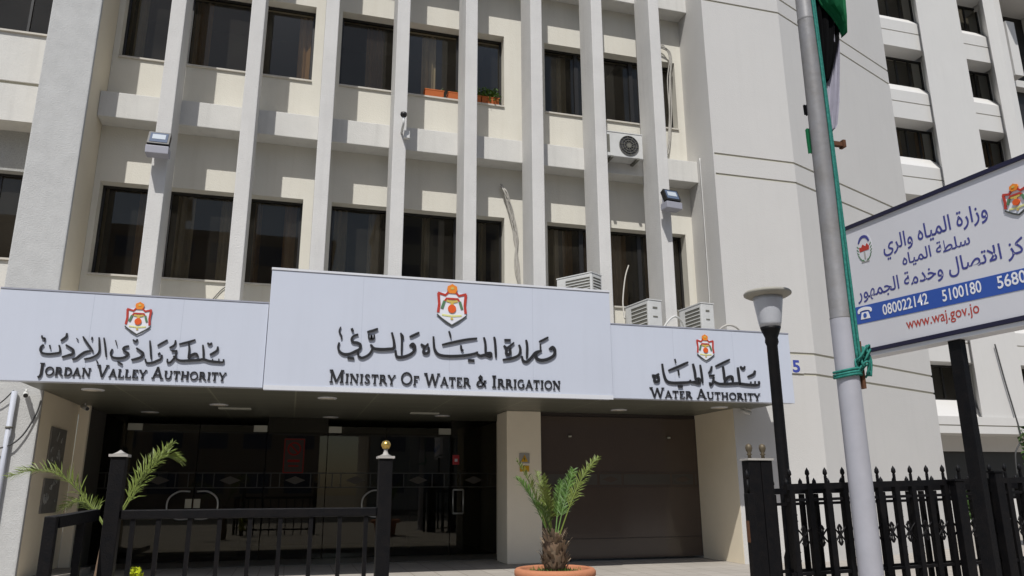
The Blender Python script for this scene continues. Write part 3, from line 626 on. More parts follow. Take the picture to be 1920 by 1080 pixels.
ARABIC = {
 'c': [
  (0.026, [(0.593,3.718),(0.575,3.642),(0.612,3.574),(0.608,3.528)]),
  (0.042, [(0.583,3.475),(0.57,3.412),(0.59,3.345),(0.653,3.302),(0.741,3.306),(0.827,3.349),(0.893,3.392),(0.901,3.45),(0.855,3.482),(0.787,3.491),(0.764,3.536),(0.794,3.589),(0.86,3.615)]),
  (0.089, [(0.751,3.671),(0.784,3.685)]),
  (0.057, [(0.717,3.248),(0.816,3.24)]),
  (0.038, [(1.051,3.468),(1.082,3.412),(1.051,3.33),(0.987,3.276),(0.921,3.256),(0.875,3.288),(0.871,3.357)]),
  (0.038, [(0.993,3.657),(1.082,3.685),(1.154,3.718)]),
  (0.034, [(1.016,3.629),(1.025,3.559),(1.059,3.555),(1.06,3.608),(1.065,3.556),(1.098,3.563),(1.101,3.622)]),
  (0.047, [(1.063,3.458),(1.105,3.408),(1.207,3.397),(1.32,3.406),(1.405,3.426),(1.407,3.52),(1.368,3.67)]),
  (0.032, [(1.506,3.671),(1.526,3.56),(1.528,3.327)]),
  (0.027, [(1.5,3.665),(1.542,3.62),(1.546,3.567)]),
  (0.046, [(1.651,3.472),(1.696,3.509),(1.732,3.464),(1.722,3.394),(1.655,3.333),(1.553,3.294),(1.472,3.29),(1.442,3.329),(1.438,3.393)]),
  (0.081, [(1.676,3.462),(1.699,3.475)]),
  (0.039, [(1.646,3.613),(1.715,3.646),(1.795,3.691)]),
  (0.039, [(1.824,3.509),(1.894,3.472),(1.94,3.521)]),
  (0.042, [(1.883,3.471),(1.868,3.377),(1.937,3.374),(1.953,3.462)]),
  (0.043, [(2.019,3.639),(2.028,3.519),(2.047,3.424),(2.108,3.356),(2.228,3.337),(2.408,3.345),(2.589,3.37),(2.711,3.406),(2.724,3.43)]),
  (0.038, [(2.159,3.513),(2.345,3.564),(2.526,3.609),(2.722,3.643)]),
  (0.029, [(2.263,3.736),(2.282,3.688),(2.298,3.628)]),
  (0.036, [(2.46,3.521),(2.473,3.444),(2.503,3.445)]),
  (0.063, [(2.578,3.285),(2.681,3.284)]),
  (0.044, [(2.711,3.406),(2.773,3.365),(2.859,3.381),(2.945,3.355),(2.945,3.415),(2.87,3.412)]),
  (0.039, [(2.832,3.666),(2.858,3.557),(2.859,3.4)]),
  (0.040, [(3.001,3.681),(3.019,3.577),(3.032,3.346)]),
  (0.061, [(3.172,3.634),(3.276,3.639)]),
  (0.037, [(3.162,3.548),(3.219,3.513),(3.333,3.604)]),
  (0.048, [(3.206,3.512),(3.206,3.414),(3.262,3.417),(3.269,3.515)]),
  (0.043, [(3.415,3.571),(3.439,3.486),(3.407,3.399),(3.293,3.345),(3.144,3.315)]),
  (0.041, [(3.536,3.657),(3.554,3.552),(3.546,3.356)]),
  (0.046, [(3.464,3.389),(3.482,3.316),(3.545,3.3),(3.622,3.37),(3.7,3.46),(3.802,3.49)]),
  (0.038, [(3.779,3.6),(3.78,3.501)]),
  (0.038, [(3.759,3.637),(3.831,3.671),(3.916,3.719)]),
  (0.052, [(3.932,3.52),(3.985,3.559),(4.023,3.511),(4.008,3.424),(3.903,3.358),(3.788,3.334),(3.711,3.363),(3.706,3.436),(3.777,3.488)]),
  (0.085, [(3.965,3.54),(3.984,3.528)]),
 ],
 'l': [
  (0.023, [(-3.423,3.396),(-3.41,3.356),(-3.382,3.358),(-3.382,3.31)]),
  (0.029, [(-3.384,3.27),(-3.411,3.237),(-3.412,3.189),(-3.382,3.151),(-3.304,3.142),(-3.222,3.154),(-3.175,3.168),(-3.174,3.216),(-3.195,3.271)]),
  (0.026, [(-3.31,3.266),(-3.293,3.215)]),
  (0.029, [(-3.119,3.443),(-3.12,3.394),(-3.15,3.361),(-3.182,3.331)]),
  (0.032, [(-3.112,3.278),(-3.051,3.241),(-3.01,3.207),(-3.011,3.159),(-3.065,3.133),(-3.139,3.106)]),
  (0.053, [(-2.984,3.361),(-2.976,3.369)]),
  (0.028, [(-2.914,3.405),(-2.863,3.334),(-2.803,3.257),(-2.761,3.202)]),
  (0.065, [(-2.805,3.385),(-2.79,3.384)]),
  (0.025, [(-2.709,3.403),(-2.694,3.31),(-2.682,3.214),(-2.705,3.156),(-2.772,3.113),(-2.861,3.089)]),
  (0.031, [(-2.797,3.209),(-2.86,3.189),(-2.911,3.147),(-2.961,3.097),(-3.008,3.08)]),
  (0.025, [(-2.702,3.077),(-2.68,3.038)]),
  (0.024, [(-2.647,3.401),(-2.621,3.297),(-2.587,3.13)]),
  (0.021, [(-2.495,3.372),(-2.468,3.296)]),
  (0.030, [(-2.52,3.245),(-2.536,3.187),(-2.507,3.132),(-2.426,3.12),(-2.348,3.139),(-2.309,3.189),(-2.357,3.22),(-2.383,3.251),(-2.364,3.284),(-2.314,3.299)]),
  (0.037, [(-2.435,3.071),(-2.372,3.034)]),
  (0.034, [(-2.216,3.274),(-2.161,3.236),(-2.119,3.197),(-2.143,3.147),(-2.199,3.121),(-2.263,3.102)]),
  (0.026, [(-2.273,3.391),(-2.233,3.364),(-2.215,3.402)]),
  (0.025, [(-2.051,3.389),(-2.029,3.259),(-2.007,3.121)]),
  (0.060, [(-1.92,3.214),(-1.903,3.198)]),
  (0.031, [(-1.873,3.191),(-1.882,3.133),(-1.937,3.099),(-1.994,3.072),(-2.061,3.07),(-2.085,3.126)]),
  (0.026, [(-1.946,3.319),(-1.884,3.364),(-1.82,3.409)]),
  (0.028, [(-1.714,3.41),(-1.716,3.355),(-1.743,3.32),(-1.786,3.298)]),
  (0.034, [(-1.755,3.254),(-1.676,3.258)]),
  (0.025, [(-1.691,3.249),(-1.692,3.182),(-1.744,3.098),(-1.787,3.081),(-1.796,3.137)]),
  (0.034, [(-1.721,3.181),(-1.664,3.134),(-1.602,3.117),(-1.489,3.126),(-1.375,3.138),(-1.315,3.149),(-1.236,3.128),(-1.135,3.119),(-1.049,3.118),(-1.042,3.16)]),
  (0.027, [(-1.531,3.372),(-1.517,3.265),(-1.522,3.157)]),
  (0.035, [(-1.515,3.157),(-1.473,3.209),(-1.422,3.224),(-1.387,3.179)]),
  (0.028, [(-1.663,3.354),(-1.589,3.377),(-1.515,3.402),(-1.449,3.43)]),
  (0.030, [(-1.342,3.36),(-1.325,3.257),(-1.315,3.149)]),
  (0.024, [(-1.193,3.162),(-1.189,3.121)]),
  (0.024, [(-1.108,3.166),(-1.104,3.124)]),
  (0.030, [(-1.283,3.392),(-1.25,3.368),(-1.222,3.395)]),
  (0.032, [(-1.136,3.344),(-1.142,3.289),(-1.192,3.245),(-1.236,3.219)]),
 ],
 'r': [
  (0.047, [(5.766,3.166),(5.835,3.159),(5.896,3.197)]),
  (0.051, [(5.814,3.15),(5.809,3.069),(5.878,3.072),(5.884,3.161)]),
  (0.047, [(5.965,3.371),(5.984,3.2),(6.026,3.085),(6.123,3.052),(6.281,3.057),(6.442,3.072),(6.485,3.109)]),
  (0.044, [(6.077,3.258),(6.28,3.338),(6.457,3.418)]),
  (0.032, [(6.209,3.463),(6.224,3.391)]),
  (0.040, [(6.26,3.273),(6.27,3.183)]),
  (0.060, [(6.237,2.993),(6.327,2.996)]),
  (0.052, [(6.482,3.073),(6.562,3.076),(6.642,3.06),(6.647,3.133),(6.566,3.131)]),
  (0.045, [(6.546,3.394),(6.574,3.24),(6.576,3.131)]),
  (0.041, [(6.686,3.381),(6.703,3.208),(6.712,3.063)]),
  (0.041, [(6.909,3.363),(6.882,3.287),(6.838,3.24)]),
  (0.053, [(6.844,3.194),(6.948,3.207)]),
  (0.041, [(6.935,3.179),(6.907,3.087),(6.862,3.031),(6.846,3.085)]),
  (0.041, [(6.981,3.365),(7.12,3.426),(7.271,3.497)]),
  (0.049, [(6.929,3.106),(7.028,3.064),(7.234,3.07),(7.422,3.085),(7.441,3.077),(7.608,3.064),(7.798,3.07),(7.814,3.135)]),
  (0.046, [(7.125,3.37),(7.135,3.241),(7.136,3.131)]),
  (0.050, [(7.133,3.094),(7.203,3.179),(7.286,3.191),(7.298,3.1)]),
  (0.046, [(7.416,3.363),(7.423,3.215),(7.433,3.085)]),
  (0.042, [(7.47,3.384),(7.518,3.339),(7.565,3.387)]),
  (0.047, [(7.759,3.319),(7.72,3.253),(7.6,3.202)]),
  (0.038, [(7.655,3.121),(7.651,3.075)]),
  (0.038, [(7.74,3.132),(7.735,3.077)]),
 ],
}


SY = -0.25
sgn = plane_map((0, SY, 0), (1,0,0), (0,0,1), (0,-1,0))
def emblem(parent, mp, cx, cz, w, h, d=0.012):
    # a crown over a red-draped white shield with a bird, a globe, a ribbon and a dark pointed base
    P = lambda L: [(cx+a*w, cz+b*h) for a, b in L]
    base = MB(); flat_poly(base, P([(-0.46,0.24),(-0.2,0.3),(0,0.27),(0.2,0.3),(0.46,0.24),(0.47,-0.25),(0,-0.47),(-0.47,-0.25)]), mp, 0, d)
    e = base.build('emblem', 'ewhite', parent)
    c = MB(); flat_poly(c, P([(-0.1,0.27),(0.1,0.27),(0.17,0.36),(0.15,0.44),(0.06,0.47),(0,0.5),(-0.06,0.47),(-0.15,0.44),(-0.17,0.36)]), mp, d, d+0.012); c.build('crown', 'orange', e)
    cc = MB(); flat_poly(cc, P(disc(0,0.39,0.06,10,0.035)), mp, d+0.012, d+0.016); cc.build('crown_jewel', 'gold', e)
    m = MB(); r = lambda L, wd, h=0: ribbon(m, P(L), wd*w, mp, d, d+0.008+h, False, 1)
    r([(-0.47,0.27),(-0.22,0.22),(-0.12,0.3)], 0.075); r([(0.47,0.27),(0.22,0.22),(0.12,0.3)], 0.075, 0.0006)
    r([(-0.45,0.26),(-0.42,0.0),(-0.45,-0.2)], 0.085, 0.0012); r([(0.45,0.26),(0.42,0.0),(0.45,-0.2)], 0.085, 0.0018)
    r([(-0.28,0.03),(-0.19,0.14),(0.19,0.14),(0.28,0.03)], 0.065, 0.0024)
    m.build('mantle', 'red', e)
    g = MB(); ribbon(g, P([(-0.18,0.09),(0,0.06),(0.18,0.09)]), 0.075*w, mp, d, d+0.009, False, 1); ribbon(g, P([(0,0.1),(0,0.0)]), 0.1*w, mp, d, d+0.0095, False, 1); g.build('bird', 'gold', e)
    b = MB(); ribbon(b, P([(-0.25,0.08),(-0.33,-0.1)]), 0.085*w, mp, d, d+0.0115, False, 1); ribbon(b, P([(0.25,0.08),(0.33,-0.1)]), 0.085*w, mp, d, d+0.0115, False, 1); b.build('wing', 'egreen', e)
    gb = MB(); flat_poly(gb, P(disc(0,-0.1,0.135,16,0.1)), mp, d, d+0.014); gb.build('globe', 'globe', e)
    y = MB(); ribbon(y, P([(-0.32,-0.25),(0,-0.27),(0.32,-0.25)]), 0.055*w, mp, d, d+0.006, True, 1); y.build('ribbon', 'yellow', e)
    y = MB(); flat_poly(y, P(disc(0,-0.335,0.045,10,0.03)), mp, d, d+0.007); y.build('medal', 'gold', e)
    k = MB(); ribbon(k, P([(-0.48,-0.25),(-0.2,-0.42),(0,-0.5),(0.2,-0.42),(0.48,-0.25)]), 0.05*w, mp, d, d+0.007, False, 1); k.build('base_line', 'edark', e)

def facade_sign(label, key, x0, x1, z0, z1, words, tx0, tx1, tz, small, big, ec, proud=0.0, trims=True):
    mp = plane_map((0, SY-proud, 0), (1,0,0), (0,0,1), (0,-1,0))
    t = thing('facade_sign', label, 'sign', ((x0+x1)/2, SY, z0), 'sign panels across the canopy')
    MB().box(x0, x1, SY-proud, SY+0.16, z0, z1).build('panel', 'sign', t, bevel=0.006)
    if trims:
        MB().box(x0+0.004, x1-0.004, SY-proud-0.012, SY-proud-0.0005, z0-0.012, z0+0.055).build('bottom_trim', 'trim', t)
        MB().box(x0-0.006, x1+0.006, SY-proud-0.012, SY+0.17, z1+0.001, z1+0.035).build('top_trim', 'trim', t)
    n_ = max(2, int((x1-x0)/1.15))
    for i in range(1, n_):
        xs_ = x0+(x1-x0)*i/n_; MB().box(xs_-0.003, xs_+0.003, SY-proud-0.0012, SY-proud-0.0003, z0+0.06 if trims else z0+0.01, z1-0.01).build('panel_joint', 'joint', t)
    if not trims: MB().box(x0+0.002, x1-0.002, SY-0.008, SY+0.165, z1+0.001, z1+0.022).build('top_trim', 'topgrey', t)
    ab = MB()
    for i, (wd, pts) in enumerate(ARABIC[key]):
        ribbon(ab, pts, wd*0.95, mp, 0.004, 0.024+0.0006*(i % 9))
    ab.build('arabic_lettering', 'letter', t)
    en = MB(); serif_line(en, words, tx0, tx1, tz, small, big, mp, 0.004, 0.022)
    en.build('english_lettering', 'letter', t)
    emblem(t, mp, *ec)
    return t
facade_sign('long white sign at left reading Jordan Valley Authority', 'l', -4.02, -0.475, 2.765, 4.03, ['JORDAN','VALLEY','AUTHORITY'], -3.405, -0.981, 2.848, 0.118, 0.168, (-2.236, 3.704, 0.345, 0.48), trims=False)
facade_sign('tallest white sign in the middle reading Ministry Of Water & Irrigation', 'c', -0.465, 5.03, 2.745, 4.55, ['MINISTRY','OF','WATER','&','IRRIGATION'], 0.461, 4.123, 2.868, 0.14, 0.19, (2.308, 4.168, 0.495, 0.685), proud=0.05)
facade_sign('white sign at right reading Water Authority', 'r', 5.04, 8.52, 2.765, 4.01, ['WATER','AUTHORITY'], 5.715, 7.826, 2.795, 0.122, 0.168, (6.81, 3.686, 0.345, 0.47), trims=False)

# ------------------------------------------------------------------ flat printed text with the built-in font
AR = {'ا':(0xFE8D,0xFE8E,0,0),'ب':(0xFE8F,0xFE90,0xFE91,0xFE92),'ة':(0xFE93,0xFE94,0,0),'ت':(0xFE95,0xFE96,0xFE97,0xFE98),'ج':(0xFE9D,0xFE9E,0xFE9F,0xFEA0),
      'خ':(0xFEA5,0xFEA6,0xFEA7,0xFEA8),'د':(0xFEA9,0xFEAA,0,0),'ر':(0xFEAD,0xFEAE,0,0),'ز':(0xFEAF,0xFEB0,0,0),'س':(0xFEB1,0xFEB2,0xFEB3,0xFEB4),
      'ص':(0xFEB9,0xFEBA,0xFEBB,0xFEBC),'ط':(0xFEC1,0xFEC2,0xFEC3,0xFEC4),'ك':(0xFED9,0xFEDA,0xFEDB,0xFEDC),'ل':(0xFEDD,0xFEDE,0xFEDF,0xFEE0),
      'م':(0xFEE1,0xFEE2,0xFEE3,0xFEE4),'ه':(0xFEE9,0xFEEA,0xFEEB,0xFEEC),'و':(0xFEED,0xFEEE,0,0),'ي':(0xFEF1,0xFEF2,0xFEF3,0xFEF4)}
def shape_arabic(s):
    out = []; prev = False; i = 0
    while i < len(s):
        ch = s[i]
        if ch not in AR: out.append(ch); prev = False; i += 1; continue
        if ch == 'ل' and i+1 < len(s) and s[i+1] == 'ا':
            out.append(chr(0xFEFC if prev else 0xFEFB)); prev = False; i += 2; continue
        f = AR[ch]; nxt = i+1 < len(s) and s[i+1] in AR
        if f[2] and nxt: out.append(chr(f[3] if prev else f[2])); prev = True
        else: out.append(chr(f[1] if prev else f[0])); prev = False
        i += 1
    return ''.join(reversed(out))
def text_mesh(body, a0, a1, zb, height, mp, h, m, parent, name='lettering', bold=0.0):
    cu = bpy.data.curves.new('text', 'FONT'); cu.body = body; cu.size = 1.0; cu.offset = bold; cu.resolution_u = 3
    o = bpy.data.objects.new('text', cu); C.objects.link(o)
    dg = bpy.context.evaluated_depsgraph_get(); dg.update()
    me = bpy.data.meshes.new_from_object(o.evaluated_get(dg)); bpy.data.objects.remove(o)
    xs = [v.co.x for v in me.vertices]; x0, x1 = min(xs), max(xs); k = (a1-a0)/(x1-x0)
    off = parent.location
    for v in me.vertices:
        v.co = Vector(mp(a0+(v.co.x-x0)*k, zb+v.co.y*height, h)) - off
    me.materials.clear(); me.materials.append(M[m])
    ob = bpy.data.objects.new(name, me); C.objects.link(ob); ob.parent = parent
    return ob

# ------------------------------------------------------------------ the white board on its black post (faces along the street)
BX = 5.0
t = thing('information_board', 'white information board with blue phone number band on a black post', 'sign', (BX, -7.2, 0))
YB0, YB1, ZB0, ZB1 = -6.13, -8.75, 2.53, 3.70
MB().box(BX+0.004, BX+0.12, YB1, YB0, ZB0, ZB1).build('board', 'boardface', t)
fr = MB()
fr.box(BX-0.012, BX+0.13, YB1-0.03, YB0+0.012, ZB1, ZB1+0.035).box(BX-0.012, BX+0.13, YB1-0.03, YB0+0.012, ZB0-0.035, ZB0)
fr.box(BX-0.008, BX+0.126, YB1-0.03, YB1, ZB0, ZB1)
fr.build('frame', 'navy', t)
MB().box(BX+0.0, BX+0.16, YB1, YB0, ZB0-0.07, ZB0-0.037).build('bottom_rail', 'trim', t)
MB().box(BX+0.03, BX+0.09, -7.13, -7.02, 0, ZB0-0.072).build('post', 'blackmetal', t)
MB().box(BX-0.1, BX+0.22, -7.23, -6.92, 0.0, 0.03).build('base_plate', 'blackmetal', t)
bm_ = plane_map((BX+0.004, -6.13*0.09, 0), (0,-0.91,0), (0,0,1), (-1,0,0))     # a runs along -y
q = MB(); flat_poly(q, [(6.131, 2.775), (9.0, 2.69), (9.0, 2.845), (6.131, 2.938)], bm_, 0, 0.003); q.build('blue_band', 'bandblue', t)
text_mesh(shape_arabic('وزارة المياه والري'), 6.58, 7.70, 3.36, 0.185, bm_, 0.002, 'inkblue', t, bold=0.012)
text_mesh(shape_arabic('سلطة المياه'), 6.78, 7.50, 3.19, 0.14, bm_, 0.002, 'inkblue', t, bold=0.012)
text_mesh(shape_arabic('مركز الاتصال وخدمة الجمهور'), 6.19, 8.10, 3.0, 0.17, bm_, 0.002, 'inkblue', t, bold=0.012)
text_mesh('080022142', 6.48, 7.00, 2.80, 0.135, bm_, 0.005, 'inkwhite', t, bold=0.015)
text_mesh('5100180', 7.15, 7.535, 2.785, 0.135, bm_, 0.005, 'inkwhite', t, bold=0.015)
text_mesh('5680', 7.68, 7.93, 2.775, 0.135, bm_, 0.005, 'inkwhite', t, bold=0.015)
text_mesh('www.waj.gov.jo', 6.725, 7.48, 2.627, 0.13, bm_, 0.002, 'inkred', t, bold=0.008)
ph = MB()
flat_poly(ph, [(6.2,2.81),(6.32,2.806),(6.3,2.87),(6.22,2.873)], bm_, 0.003, 0.006)
ribbon(ph, [(6.185,2.868),(6.19,2.895),(6.26,2.905),(6.33,2.89),(6.335,2.863)], 0.03, bm_, 0.003, 0.0065)
e = ph.build('telephone_symbol', 'inkwhite', t)
q = MB(); flat_poly(q, disc(6.26, 2.84, 0.022, 12), bm_, 0.0065, 0.008); q.build('dial', 'bandblue', e)
# the round water emblem at the far end and the royal one at the near end
q = MB(); flat_poly(q, disc(6.352, 3.475, 0.1, 20, 0.135), bm_, 0, 0.002); e = q.build('emblem', 'boardface', t)
q = MB()
for i in range(22):
    a = rad(-120+i*300/21 if i else -120); a = rad(200+i*140/21) if i < 11 else rad(-20-(i-11)*7)
for sgn_ in (-1, 1):
    for i in range(7):
        a = rad(-80+i*17); x, y = 6.352+sgn_*0.075*math.cos(a), 3.44+0.105*math.sin(a)
        ribbon(q, [(x, y), (x+sgn_*0.02, y+0.022)], 0.014, bm_, 0.002, 0.004, False)
q.build('wreath', 'egreen', e)
q = MB(); flat_poly(q, [(6.29,3.44),(6.41,3.44),(6.415,3.475),(6.39,3.505),(6.37,3.48),(6.335,3.505),(6.315,3.48),(6.29,3.485)], bm_, 0.002, 0.0045); q.build('water_mark', 'red', e)
q = MB(); ribbon(q, [(6.285,3.525),(6.315,3.565),(6.355,3.578),(6.395,3.562),(6.42,3.52)], 0.026, bm_, 0.002, 0.005); q.build('arch', 'inkblue', e)
q = MB(); ribbon(q, [(6.30,3.34),(6.40,3.335)], 0.012, bm_, 0.002, 0.004, False); ribbon(q, [(6.35,3.43),(6.352,3.36)], 0.03, bm_, 0.002, 0.0045, False); q.build('base_line', 'warngrey', e)
emblem(t, bm_, 7.965, 3.415, 0.225, 0.25, 0.002)
t.rotation_euler = (0, 0, rad(6)); t.location = (BX+0.11, -7.2, 0)

# ------------------------------------------------------------------ flagpole, rope, flag
PX, PY = 4.455, -6.6
t = thing('flagpole', 'tall grey steel flagpole in front of the iron fence', 'flagpole', (PX, PY, 0))
MB().lathe([(0.094, 0), (0.093, 1.2), (0.091, 2.70)], (PX, PY, 0), 28, close=False).lathe([(0.18, 0.0), (0.18, 0.02), (0.096, 0.021)], (PX, PY, 0.0), 28).build('lower_pole', 'silver', t)
MB().lathe([(0.088, 2.69), (0.0925, 2.70), (0.0925, 2.708), (0.0885, 2.72), (0.083, 4.0), (0.077, 5.60)], (PX, PY, 0), 28, close=False).build('upper_pole', 'galv', t)
MB().lathe([(0.077, 5.60), (0.079, 5.605), (0.079, 5.625), (0.075, 5.635), (0.068, 9.5), (0.0, 9.55)], (PX, PY, 0), 28, close=False).build('top_pole', 'galv', t)
k = MB().box(PX+0.07, PX+0.2, PY-0.06, PY-0.02, 4.31, 4.35).box(PX+0.19, PX+0.22, PY-0.07, PY-0.01, 4.30, 4.37)
k.build('cleat', 'rust', t)
MB().box(PX+0.085, PX+0.115, PY-0.07, PY-0.02, 2.1, 2.5).build('cleat', 'rust', t)
t = thing('halyard', 'teal green rope hanging along the flagpole and knotted at its foot', 'rope', (PX+0.1, PY-0.05, 2.2))
rp = MB(); random.seed(3)
for s in range(4):
    pts = []
    for i in range(40):
        z = 2.3 + (6.2-2.3)*i/39
        r = 0.093-0.005*(z-2.3)
        a = rad(-66 + 9*math.sin(z*1.7+s*1.9) + s*21)
        pts.append((PX+(r+0.012+0.012*(s % 2))*math.cos(a), PY+(r+0.012)*math.sin(a), z))
    rp.tube(pts, 0.0125, 6)
rp.build('strands', 'rope', t)
kn = MB()
for i in range(10):
    a0 = random.uniform(0, 6.28); c = Vector((PX+0.085+random.uniform(-.03,.05), PY-0.09+random.uniform(-.03,.03), random.uniform(2.21, 2.42)))
    pts = [c+Vector((0.05*math.cos(a0+u*0.9), 0.035*math.sin(a0*1.7+u), 0.06*math.sin(a0+u*1.2))) for u in range(7)]
    kn.tube(catmull(pts, 3), 0.0095, 6)
for z in (2.205, 2.225, 2.25):
    kn.tube([(PX+0.107*math.cos(rad(a)), PY+0.107*math.sin(rad(a)), z+0.012*math.sin(rad(a*1.5))) for a in range(0, 361, 15)], 0.012, 6)
for i in range(3):
    x = PX+0.125+0.016*i
    kn.tube(catmull([(x, PY-0.08, 2.42), (x+0.02, PY-0.09, 2.33), (x-0.01, PY-0.1, 2.2)], 5), 0.009, 6)
kn.build('knot', 'rope', t)
def cloth(rows, m, name, parent, seed, amp=0.03, thick=0.012, y0=0.0):
    # rows: (z, xl, xr) hanging folds between two edges
    mb = MB(); n = 22; rnd = random.Random(seed); ph = rnd.uniform(0, 6)
    G = []
    for z, a, b in rows:
        G.append([Vector((a+(b-a)*i/n, PY+y0+amp*math.sin(i*1.05+ph+z*1.3)+0.4*amp*math.sin(i*2.3+z*3), z+0.01*math.sin(i*0.9+ph))) for i in range(n+1)])
    for r in range(len(G)-1):
        for i in range(n):
            P = [G[r][i], G[r][i+1], G[r+1][i+1], G[r+1][i]]
            mb.face(P, True); mb.face([p+Vector((0, thick, 0)) for p in P][::-1], True)
    return mb.build(name, m, parent)
t = thing('flag', 'limp green, black and white flag furled against the top of the flagpole', 'flag', (PX+0.12, PY, 4.5))
def rows(L, n=10):
    out = []
    for i in range(len(L)-1):
        for s in range(n):
            u = s/n; out.append(tuple(L[i][j]+(L[i+1][j]-L[i][j])*u for j in range(3)))
    return out+[L[-1]]
cloth(rows([(6.4, 4.56, 4.95), (5.9, 4.555, 4.885), (5.78, 4.62, 4.875), (5.68, 4.72, 4.865), (5.58, 4.79, 4.85), (5.5, 4.81, 4.84)]), 'flaggreen', 'green_stripe', t, 1, 0.035, y0=-0.06)
cloth(rows([(5.95, 4.57, 4.86), (5.75, 4.575, 4.83), (5.5, 4.575, 4.79), (5.2, 4.575, 4.70), (5.0, 4.585, 4.625)]), 'flagblack', 'black_stripe', t, 2, 0.025, y0=0.0)
cloth(rows([(5.7, 4.75, 4.845), (5.4, 4.72, 4.82), (5.1, 4.63, 4.785), (4.8, 4.595, 4.735), (4.55, 4.575, 4.675), (4.51, 4.59, 4.65)]), 'flagwhite', 'white_stripe', t, 3, 0.022, y0=0.03)
cloth([(4.74, 4.372, 4.44), (4.64, 4.375, 4.44)], 'flagblack', 'loose_corner', t, 4, 0.01, y0=0.05)
cloth([(4.5, 4.358, 4.44), (4.38, 4.36, 4.44), (4.26, 4.363, 4.43)], 'flaggreen', 'loose_corner', t, 5, 0.012, y0=0.05)

# ------------------------------------------------------------------ lamp post
lx, ly = 5.14, -4.6
t = thing('lamp_post', 'black lamp post with a wide pale cap over a tapered frosted shade', 'street lamp', (lx, ly, 0))
MB().lathe([(0.13, 0), (0.13, 0.04), (0.085, 0.06), (0.08, 0.6), (0.062, 0.66), (0.06, 2.86), (0.075, 2.90), (0.07, 2.95), (0.105, 3.04), (0.115, 3.07)], (lx, ly, 0), 24).build('post', 'blackmetal', t)
MB().lathe([(0.112, 3.071), (0.125, 3.12), (0.16, 3.37), (0.165, 3.42)], (lx, ly, 0), 28).build('lamp_shade', 'lampshade', t)
MB().lathe([(0.15, 3.421), (0.22, 3.426), (0.262, 3.45), (0.265, 3.47), (0.25, 3.487), (0.12, 3.50), (0.05, 3.508), (0.04, 3.525), (0.0, 3.528)], (lx, ly, 0), 32).build('lamp_cap', 'lampcap', t)

# ------------------------------------------------------------------ iron posts, railing, fences
FY = -5.0
def finial(mb, x, y, z, r=0.036):
    mb.lathe([(0.02, 0), (0.016, 0.03), (0.028, 0.04), (0.016, 0.055), (r*0.8, 0.075), (r, 0.105), (r*0.8, 0.135), (0.0, 0.15)], (x, y, z), 16)
t = thing('gate_post', 'black iron gate post with a flat grey pyramid cap, left of the railing', 'post', (-1.348, FY, 0))
MB().box(-1.40, -1.288, FY-0.056, FY+0.056, 0, 1.572).build('shaft', 'blackmetal', t, bevel=0.006)
MB().prism([(-1.415, FY-0.071), (-1.273, FY-0.071), (-1.273, FY+0.071), (-1.415, FY+0.071)], 1.573, 1.593).lathe([(0.065, 1.593), (0.025, 1.612), (0.0, 1.63)], (-1.344, FY, 0), 12).build('cap', 'capgrey', t)
t = thing('gate_post', 'black iron gate post topped by a shiny brass ball', 'post', (0.808, FY, 0))
MB().box(0.745, 0.863, FY-0.059, FY+0.059, 0, 1.572).build('shaft', 'blackmetal', t, bevel=0.006)
MB().prism([(0.73, FY-0.074), (0.878, FY-0.074), (0.878, FY+0.074), (0.73, FY+0.074)], 1.573, 1.593).lathe([(0.065, 1.593), (0.025, 1.612), (0.016, 1.64), (0.02, 1.655)], (0.804, FY, 0), 16).build('cap', 'capgrey', t)
MB().lathe([(0.0, 1.655), (0.028, 1.66), (0.042, 1.685), (0.042, 1.70), (0.028, 1.725), (0.0, 1.732)], (0.804, FY, 0), 20).build('ball', 'brass', t)
t = thing('double_gate_post', 'wide double black gate post with two bronze ball finials', 'post', (4.58, FY, 0))
for x0, x1 in ((4.42, 4.552), (4.560, 4.69)): MB().box(x0, x1, FY-0.065, FY+0.065, 0, 1.575).build('shaft', 'blackmetal', t, bevel=0.006)
MB().box(4.408, 4.702, FY-0.078, FY+0.078, 1.577, 1.597).build('cap_plate', 'capgrey', t)
for x in (4.476, 4.632):
    f = MB(); finial(f, x, FY, 1.597); f.build('finial', 'bronze', t)
t = thing('gate_stile', 'low black gate end post with rust marks and a spear tip beside the double post', 'post', (4.33, FY-0.15, 0))
MB().box(4.30, 4.375, FY-0.19, FY-0.12, 0, 1.255).build('stile', 'blackmetal', t, bevel=0.006)
s_ = MB(); s_.tube([(4.335, FY-0.15, 1.255), (4.335, FY-0.15, 1.39)], 0.014, 6).lathe([(0.012, 1.39), (0.026, 1.42), (0.022, 1.45), (0.0, 1.49)], (4.335, FY-0.15, 0), 8); s_.build('spear', 'blackmetal', t)
MB().box(4.294, 4.2995, FY-0.18, FY-0.13, 0.8, 1.0).build('rust_patch', 'rust', t)
